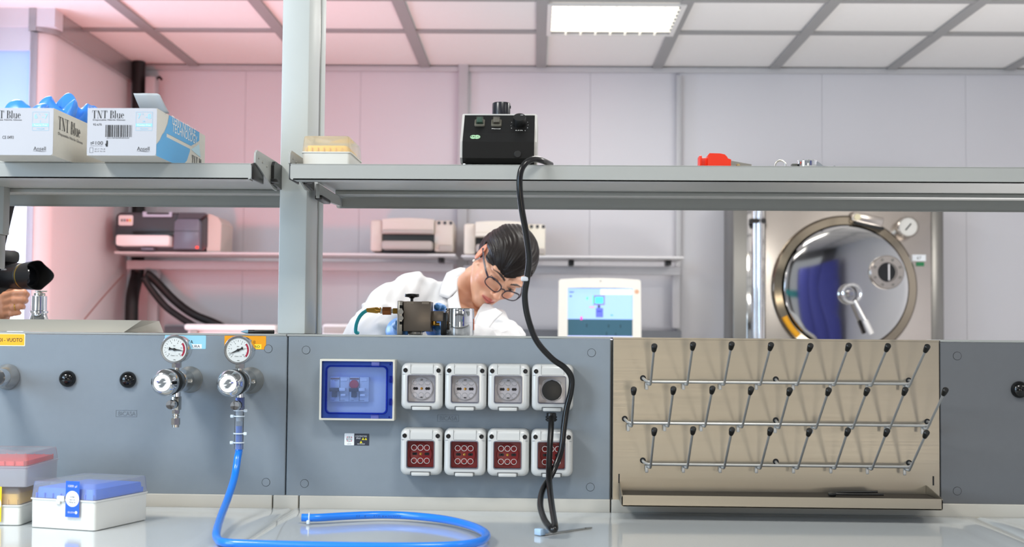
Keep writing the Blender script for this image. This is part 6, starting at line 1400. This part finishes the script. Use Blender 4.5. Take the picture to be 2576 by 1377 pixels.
# glasses, earring
GL = None
m_fr = mat('glasses_plum', (38, 28, 44), 0.2)
def rim(s):
    pts = []; n = 32
    for i in range(n):
        a = 2 * PI * i / n; cx, cz = abs(math.cos(a)) ** .62 * (1 if math.cos(a) > 0 else -1), abs(math.sin(a)) ** .72 * (1 if math.sin(a) > 0 else -1)
        xx = .0345 * s + .0265 * cx; zz_ = -.008 + .0160 * cz + .0022 * cx * s; pts.append(Vector((xx, -.108 + .35 * max(0, abs(xx) - .012) ** 1.3 * 4.0 * .35, zz_)))
    return pts
g = G()
for s in (-1, 1):
    R = rim(s); rs = []
    for i, p in enumerate(R):
        t = (R[(i + 1) % len(R)] - R[i - 1]).normalized(); u = Vector((0, 1, 0)); w = t.cross(u).normalized(); k = .0016 if p.z < -.006 else .0023
        rs.append([p + (u * math.cos(2 * PI * j / 8) + w * math.sin(2 * PI * j / 8)) * k for j in range(8)])
    g.rings(rs, closed=True)
g.tube([(-.0085, -.1075, -.004), (0, -.1095, .000), (.0085, -.1075, -.004)], .0020, n=8)
GL = part('glasses', g, m_fr, WOMAN, angle=60); GL.data.transform(HM)
for s in (-1, 1):
    R = rim(s); g = G(); c = sum(R, Vector()) / len(R); g.f([g.v(c + (p - c) * .96) for p in R]); l = part('lens', g, clear('lens_clear', (252, 252, 252), 0.06, 0.02), GL); l.data.transform(HM)
    e = max(R, key=lambda p: abs(p.x)); g = G().tube([e + Vector((0, .0, .006)), (s * .0705, -.075, .004), (s * .0775, -.03, .008), (s * .0790, .012, .012)], .0030, n=8); tpl = part('temple', g, m_fr, GL, angle=60); tpl.data.transform(HM)
g = G().sphere((-.0795, -.004, -.030), .0042, n=16, m=10); e = part('earring', g, mat('pearl', (236, 226, 214), 0.12, coat=.5), WOMAN); e.data.transform(HM)

# coat
EL_R, EL_L = pt(918, 852, .84), pt(1276, 890, .86); WR_R, WR_L = pt(990, 836, .56), pt(1128, 850, .56)
def poly_sd(x, z, poly):
    d = np.full(x.shape, 1e9, np.float32); s = np.ones(x.shape, np.float32); n = len(poly)
    for i in range(n):
        (ax, az), (bx, bz_) = poly[i], poly[(i + 1) % n]; ex, ez = bx - ax, bz_ - az; wx, wz = x - ax, z - az
        t = np.clip((wx * ex + wz * ez) / (ex * ex + ez * ez), 0, 1); d = np.minimum(d, (wx - ex * t) ** 2 + (wz - ez * t) ** 2)
        c1, c2, c3 = z >= az, z < bz_, ex * wz > ez * wx; fl_ = (c1 & c2 & c3) | (~c1 & ~c2 & ~c3); s = np.where(fl_, -s, s)
    return s * np.sqrt(d)
hC = .0052
P, org = grid((EL_R.x - .09, .46, .80), (EL_L.x + .08, 1.55, S_R.z + .10), hC)
d = cap(P, S_R, NB + Vector((-.012, 0, -.02)), .036, .042)
d = smin(d, cap(P, S_L + Vector((0, 0, -.01)), NB + Vector((.045, .03, -.085)), .042, .036), .03)
d = smin(d, cap(P, M_ + Vector((0, .03, -.07)), PEL, .115, .135), .06)
d = smin(d, ell(P, (M_.x + .02, M_.y - .055, M_.z - .10), (.125, .075, .11)), .04)
d = smin(d, chain(P, [S_R + Vector((.004, 0, -.004)), S_R.lerp(EL_R, .5) + Vector((-.012, .02, .012)), EL_R], (.050, .051, .050), .02), .025)
d = smin(d, chain(P, [EL_R, EL_R.lerp(WR_R, .5), WR_R], (.050, .046, .041), .02), .02)
d = smin(d, chain(P, [S_L, S_L.lerp(EL_L, .55) + Vector((.012, .02, .0)), EL_L], (.050, .050, .048), .02), .025)
d = smin(d, chain(P, [EL_L, EL_L.lerp(WR_L, .5), WR_L], (.048, .044, .040), .02), .02)
x, y, z = P[..., 0], P[..., 1], P[..., 2]
d = d + .0040 * np.sin(x * 60 + z * 95 + 3 * np.sin(z * 31 + y * 12)) * np.sin(z * 33 - x * 26 + y * 20) + .0024 * np.sin(x * 130 - z * 110 + y * 55)
def xz(px, py, Y=1.10): p = pt(px, py, Y); return (p.x, p.z)
vee = [xz(*q) for q in ((1128, 640), (1149, 690), (1150, 722), (1156, 768), (1168, 800), (1184, 830), (1197, 800), (1206, 776), (1216, 760), (1230, 640))]
d = smax(d, -np.maximum(poly_sd(x, z, vee), (y - (NB.y + .03))), .004)
d = smax(d, -cap(P, NB.lerp(eye_mid, .0) + Vector((0, 0, -.03)), NB + (HM @ Vector((0, .03, -.06)) - NB) * 1.2, .050, .052), .005)
V, Q = nets(d, org, hC)
m_coat = mat('coat_white', (202, 202, 204), 0.8, bump=0.08, bscale=500)
COAT = to_mesh('lab_coat', V, Q, m_coat, parent=WOMAN)
from mathutils.bvhtree import BVHTree
bv = BVHTree.FromPolygons(V.tolist(), Q.tolist())
def on_coat(px, py, lift):
    dr_ = ray(px, py).normalized(); hit = bv.ray_cast(CAM, dr_)
    return None if hit[0] is None else hit[0] - dr_ * lift
def lapel(name, poly, lift=.009, bow=.004):
    """a collar leaf: a gently bowed sheet lying along the coat front"""
    cx = sum(p[0] for p in poly) / len(poly); cy = sum(p[1] for p in poly) / len(poly)
    H_ = [q for q in (on_coat(cx + (p[0] - cx) * t, cy + (p[1] - cy) * t, 0) for p in poly + [(cx, cy)] for t in (1, .75, .5)) if q is not None and q.y < 1.25]
    A_ = np.array([[1, q.x, q.z] for q in H_]); Y_ = np.array([q.y for q in H_]); co = np.linalg.lstsq(A_, Y_, rcond=None)[0]
    for _ in range(3):
        r_ = A_ @ co - Y_; k_ = r_ < .03; co = np.linalg.lstsq(A_[k_], Y_[k_], rcond=None)[0] if k_.sum() > 4 else co
    rise = np.percentile(A_ @ co - Y_, 85)
    def place(px, py, t):
        d_ = ray(px, py); n_ = Vector((-co[1], 1, -co[2])); s_ = (co[0] - (CAM.y - co[1] * CAM.x - co[2] * CAM.z)) / d_.dot(n_); p = CAM + d_ * s_
        return p - d_.normalized() * (lift + max(rise, 0) * .8 + bow * (1 - t * t))
    g = G(); n = 6; m = len(poly)
    V_ = [[g.v(place(cx + (p[0] - cx) * (1 - i / n), cy + (p[1] - cy) * (1 - i / n), 1 - i / n)) for p in poly] for i in range(n)]
    for i in range(n - 1):
        for j in range(m): g.f([V_[i][j], V_[i][(j + 1) % m], V_[i + 1][(j + 1) % m], V_[i + 1][j]])
    c = g.v(place(cx, cy, 0))
    for j in range(m): g.f([V_[n - 1][j], V_[n - 1][(j + 1) % m], c])
    o = part(name, g, m_coat, COAT, angle=60); o.modifiers.new('thick', 'SOLIDIFY').thickness = -.003; return o
def dense(poly, k=4): return [(a[0] + (b[0] - a[0]) * i / k, a[1] + (b[1] - a[1]) * i / k) for a, b in zip(poly, poly[1:] + poly[:1]) for i in range(k)]
lapel('collar', dense([(1124, 689), (1140, 681), (1158, 675), (1173, 677), (1155, 690), (1150, 712), (1149, 733), (1128, 753), (1105, 745), (1112, 715)]))
lapel('collar', dense([(1150, 735), (1156, 768), (1166, 800), (1170, 835), (1150, 835), (1130, 790), (1126, 756), (1138, 748)]), .004)
lapel('collar', dense([(1206, 790), (1224, 785), (1248, 778), (1264, 789), (1242, 810), (1222, 840), (1190, 840), (1198, 806)]))
# gloved hands round the block
def W(px, py, Y): return pt(px, py, Y)
m_glove = mat('glove_blue', (92, 164, 240), 0.4)
yb = YB_ + .030
def gloved(label, wrist, pa, pb, fingers, thumb):
    allp = [wrist, pa, pb, *thumb, *[q for f in fingers for q in f]]
    lo = [min(p[i] for p in allp) - .035 for i in range(3)]; hi2 = [max(p[i] for p in allp) + .035 for i in range(3)]
    P, org = grid(lo, hi2, .0024); V, Q = nets(hand_field(P, wrist, pa, pb, fingers, thumb, .92), org, .0024)
    return to_mesh('glove', V, Q, m_glove, parent=WOMAN, label=label)
ya_ = yb + .014
gloved('blue glove on the hand at the left of the block', WR_R, W(1004, 832, .47), W(1014, 826, yb + .06),
       [[W(1018, 800, yb + .045), W(1028, 790, yb + .022), W(1048, 788, ya_), W(1062, 792, ya_)], [W(1020, 812, yb + .045), W(1034, 806, yb + .020), W(1054, 806, ya_), W(1070, 808, ya_)],
        [W(1020, 822, yb + .045), W(1034, 820, yb + .02), W(1052, 824, ya_), W(1064, 828, ya_)], [W(1016, 832, yb + .045), W(1028, 836, yb + .02), W(1042, 840, ya_), W(1052, 842, ya_)]],
       [W(1006, 824, yb + .06), W(1000, 818, yb + .03), W(1003, 812, yb + .004)])
gloved('blue glove on the hand at the right of the block', WR_L, W(1112, 838, .47), W(1096, 828, yb + .065),
       [[W(1098, 800, yb + .05), W(1102, 782, yb + .03), W(1102, 773, yb + .01), W(1100, 772, yb - .016)], [W(1104, 802, yb + .05), W(1110, 786, yb + .035), W(1112, 777, yb + .016), W(1112, 774, yb - .006)],
        [W(1092, 816, yb + .045), W(1078, 806, yb + .025), W(1066, 800, ya_ + .002), W(1056, 800, ya_)][0:4], [W(1090, 826, yb + .045), W(1076, 822, yb + .025), W(1062, 816, ya_ + .002), W(1052, 816, ya_)]],
       [W(1100, 832, yb + .055), W(1104, 828, yb + .025), W(1101, 824, yb - .010)])

# ---------------------------------------------------------------- the photographer, mostly beyond the left edge
YQ = 1.05; k = mpp(YQ)
lens_c = pt(88.6, 693.5, YQ); ax = Vector((.84, -.54, 0.02)).normalized()
CAMERA = thing('photo_camera', 'black camera with a petal lens hood pointing right, held at the left edge', 'camera', lens_c)
rl_ = 36 * k
part('lens_barrel', G().lathe([(rl_ * .80, -.125), (rl_ * .82, -.12), (rl_ * .90, -.09), (rl_ * .93, -.06), (rl_ * .93, -.05), (rl_ * .95, -.049), (rl_ * .95, -.046), (rl_ * .93, -.045), (rl_ * .95, -.03), (rl_ * .6, -.028)], (0, 0, 0), ax, n=48), mat('lens_black', (22, 22, 24), 0.35), CAMERA)
part('gold_ring', G().lathe([(rl_ * .965, -.040), (rl_ * .97, -.039), (rl_ * .97, -.0378), (rl_ * .965, -.037)], (0, 0, 0), ax, n=48, cap0=False, cap1=False), mat('ring_gold', (190, 160, 70), 0.3, metal=.8), CAMERA)
g = G(); u, w, dd = g.frame_of(ax); n = 64; rings_ = [[], [], [], []]
for j in range(n):
    a = 2 * PI * j / n; e = u * math.cos(a) + w * math.sin(a); f = .012 + .014 * abs(math.cos(a)) ** 1.2 - .016 * (abs(math.sin(2 * a)) ** 2)
    rings_[0].append(e * rl_ * .97 + dd * -.036); rings_[1].append(e * rl_ * 1.06 + dd * (f)); rings_[2].append(e * rl_ * 1.03 + dd * (f)); rings_[3].append(e * rl_ * .93 + dd * -.036)
part('lens_hood', g.rings(rings_, closed=True), mat('hood_black', (14, 14, 15), 0.55), CAMERA, angle=50)
part('front_glass', G().lathe([(rl_ * .82, -.030), (rl_ * .5, -.026), (rl_ * .01, -.025)], (0, 0, 0), ax, n=40), mat('lens_glass', (8, 10, 16), 0.04), CAMERA)
bc = ax * -.165
part('camera_body', G().box((0, 0, 0), (.07, .14, .10), bev=.012).b and (lambda g: (g.box(bc + Vector((0, 0, -.008)), (.075, .145, .10), bev=.014, rot=Matrix.Rotation(math.atan2(ax.y, ax.x), 3, 'Z')), g)[1])(G()), mat('camera_black', (18, 18, 19), 0.45), CAMERA)
part('flash_hump', (lambda g: (g.box(bc + Vector((.02, -.012, .055)), (.08, .06, .035), bev=.012, rot=Matrix.Rotation(math.atan2(ax.y, ax.x), 3, 'Z')), g)[1])(G()), mat('camera_black', (18, 18, 19), 0.45), CAMERA)
part('lens_print', G().text('24-70mm', .006, ax * -.082 + Vector((-.02, -.030, .018)), x=(.84, -.54, 0), z=(0, -.5, .86), w=.022), m_white, CAMERA, smooth=False, fix=False)
# body
PH = pt(-66, 592, 1.14)
RP = Matrix.Rotation(math.radians(57), 3, 'Z')
PM = Matrix.Translation(PH) @ RP.to_4x4() @ Matrix.Translation((0, .06, 0)); PI_ = PM.inverted()
P, org = grid((-.095, -.125, -.22), (.095, .125, .128), .004)
F = head_field(P, [(0, .030, -.045), (0, .045, -.12), (0, .055, -.2)], None); V, Q = nets(F, org, .004)
cols = head_colors(V, (186, 128, 96), (160, 84, 74)); A = np.array(PM); VW = V @ A[:3, :3].T + A[:3, 3]
NBp = PM @ Vector((0, .055, -.19)); SLp = NBp + Vector((.10, -.15, -.05)); SRp = NBp + Vector((-.10, .15, -.05)); PLp = Vector((NBp.x - .03, NBp.y + .12, .95))
HL = pt(22, 765, YQ - .02); EP = Vector((HL.x - .06, HL.y + .02, 1.10)); EP = (SLp + HL) / 2 + Vector((-.03, -.02, -.13))
lo = (PLp.x - .35, PLp.y - .45, 0); hi_ = (PLp.x + .35, PLp.y + .45, NBp.z + .05)
P, org = grid(lo, hi_, .018)
d = smin(cap(P, SLp, SRp, .055), cap(P, NBp + Vector((0, .03, -.1)), PLp, .11, .12), .06)
for s in (-1, 1):
    hip = PLp + Vector((s * .06, s * -.08, -.04)); d = smin(d, chain(P, [hip, (hip.x, hip.y, .5), (hip.x, hip.y + .02, .07)], (.08, .058, .042), .03), .03); d = smin(d, cap(P, (hip.x, hip.y, .04), (hip.x + .12, hip.y - .06, .028), .038, .028), .02)
V2, Q2 = nets(d, org, .018)
# the hand that cradles the lens: four curled fingers and a thumb, continuous with the forearm
def H(px, py, dy): return pt(px, py, YQ + dy)
P, org = grid((HL.x - .14, HL.y - .075, HL.z - .12), (HL.x + .09, HL.y + .085, HL.z + .07), .0026)
fing = [[H(14, 745, -.010), H(38, 738, -.052), H(60, 737, -.050), H(68, 742, -.022)], [H(14, 760, -.008), H(36, 755, -.055), H(57, 754, -.052), H(64, 757, -.024)],
        [H(14, 776, -.006), H(32, 773, -.053), H(50, 771, -.050), H(57, 773, -.024)], [H(14, 790, -.004), H(28, 789, -.048), H(42, 787, -.046), H(48, 788, -.022)]]
d = hand_field(P, H(-8, 800, .03), H(4, 775, .012), H(12, 765, .008), fing, [H(6, 752, .02), H(26, 738, .034), H(52, 733, .036)], 1.0)
d = smin(d, cap(P, H(-8, 800, .03), EP, .028, .04), .02)
V3, Q3 = nets(d, org, .0026)
VB = np.concatenate([VW, V2, V3]); QB = np.concatenate([Q, Q2 + len(VW), Q3 + len(VW) + len(V2)])
CP = np.concatenate([cols, np.tile(L3((186, 128, 96)), (len(V2) + len(V3), 1))])
PHO = to_mesh('person', VB, QB, mat('skin_tan', (196, 136, 104), 0.45) and skin_mat('skin_photographer'), cols=CP)
tag(PHO, 'photographer at the left edge, only a hand with a ring and dark hair showing', 'person')
P, org = grid((-.16, -.18, -.16), (.16, .16, .17), .004)
h = ell(P, (0, .014, .035), (.090, .105, .100)); h = smin(h, cap(P, (.078, -.02, .02), (.074, .01, -.10), .030, .022), .03); h = smin(h, cap(P, (-.078, -.02, .02), (-.074, .01, -.10), .030, .022), .03)
x, y, z = P[..., 0], P[..., 1], P[..., 2]; h = smax(h, -ell(P, (0, -.115, -.035), (.058, .060, .085)), .008)
la, lb = PI_ @ pt(18, 505, 1.12), PI_ @ pt(-2, 626, 1.12); h = smin(h, cap(P, la, lb, .022, .014), .02)
V, Q = nets(h, org, .004); to_mesh('hair', V, Q, hair_mat('hair_black', (14, 12, 12)), PM, parent=PHO)
P, org = grid((lo[0] - .05, lo[1] - .05, .80), (hi_[0] + .1, hi_[1] + .1, NBp.z + .09), .012)
d = smin(cap(P, SLp, SRp, .075), cap(P, NBp + Vector((0, .03, -.1)), PLp, .135, .15), .06); d = smin(d, chain(P, [SLp, EP], (.065, .06), .02), .03)
WP = EP.lerp(H(-8, 800, .03), .72); d = smin(d, chain(P, [EP, WP], (.058, .046), .02), .02); d = smax(d, -cap(P, NBp, NBp + Vector((0, 0, .2)), .066), .006)
V, Q = nets(d, org, .012); to_mesh('jacket', V, Q, mat('jacket_dark', (26, 28, 34), 0.8), parent=PHO)
t = (fing[2][2] - fing[2][1]).normalized(); c = fing[2][1].lerp(fing[2][2], .35); part('gold_ring', G().torus(c, t, .0098, .0014, n=24), mat('ring_gold2', (224, 180, 90), 0.2, metal=1.0), PHO)
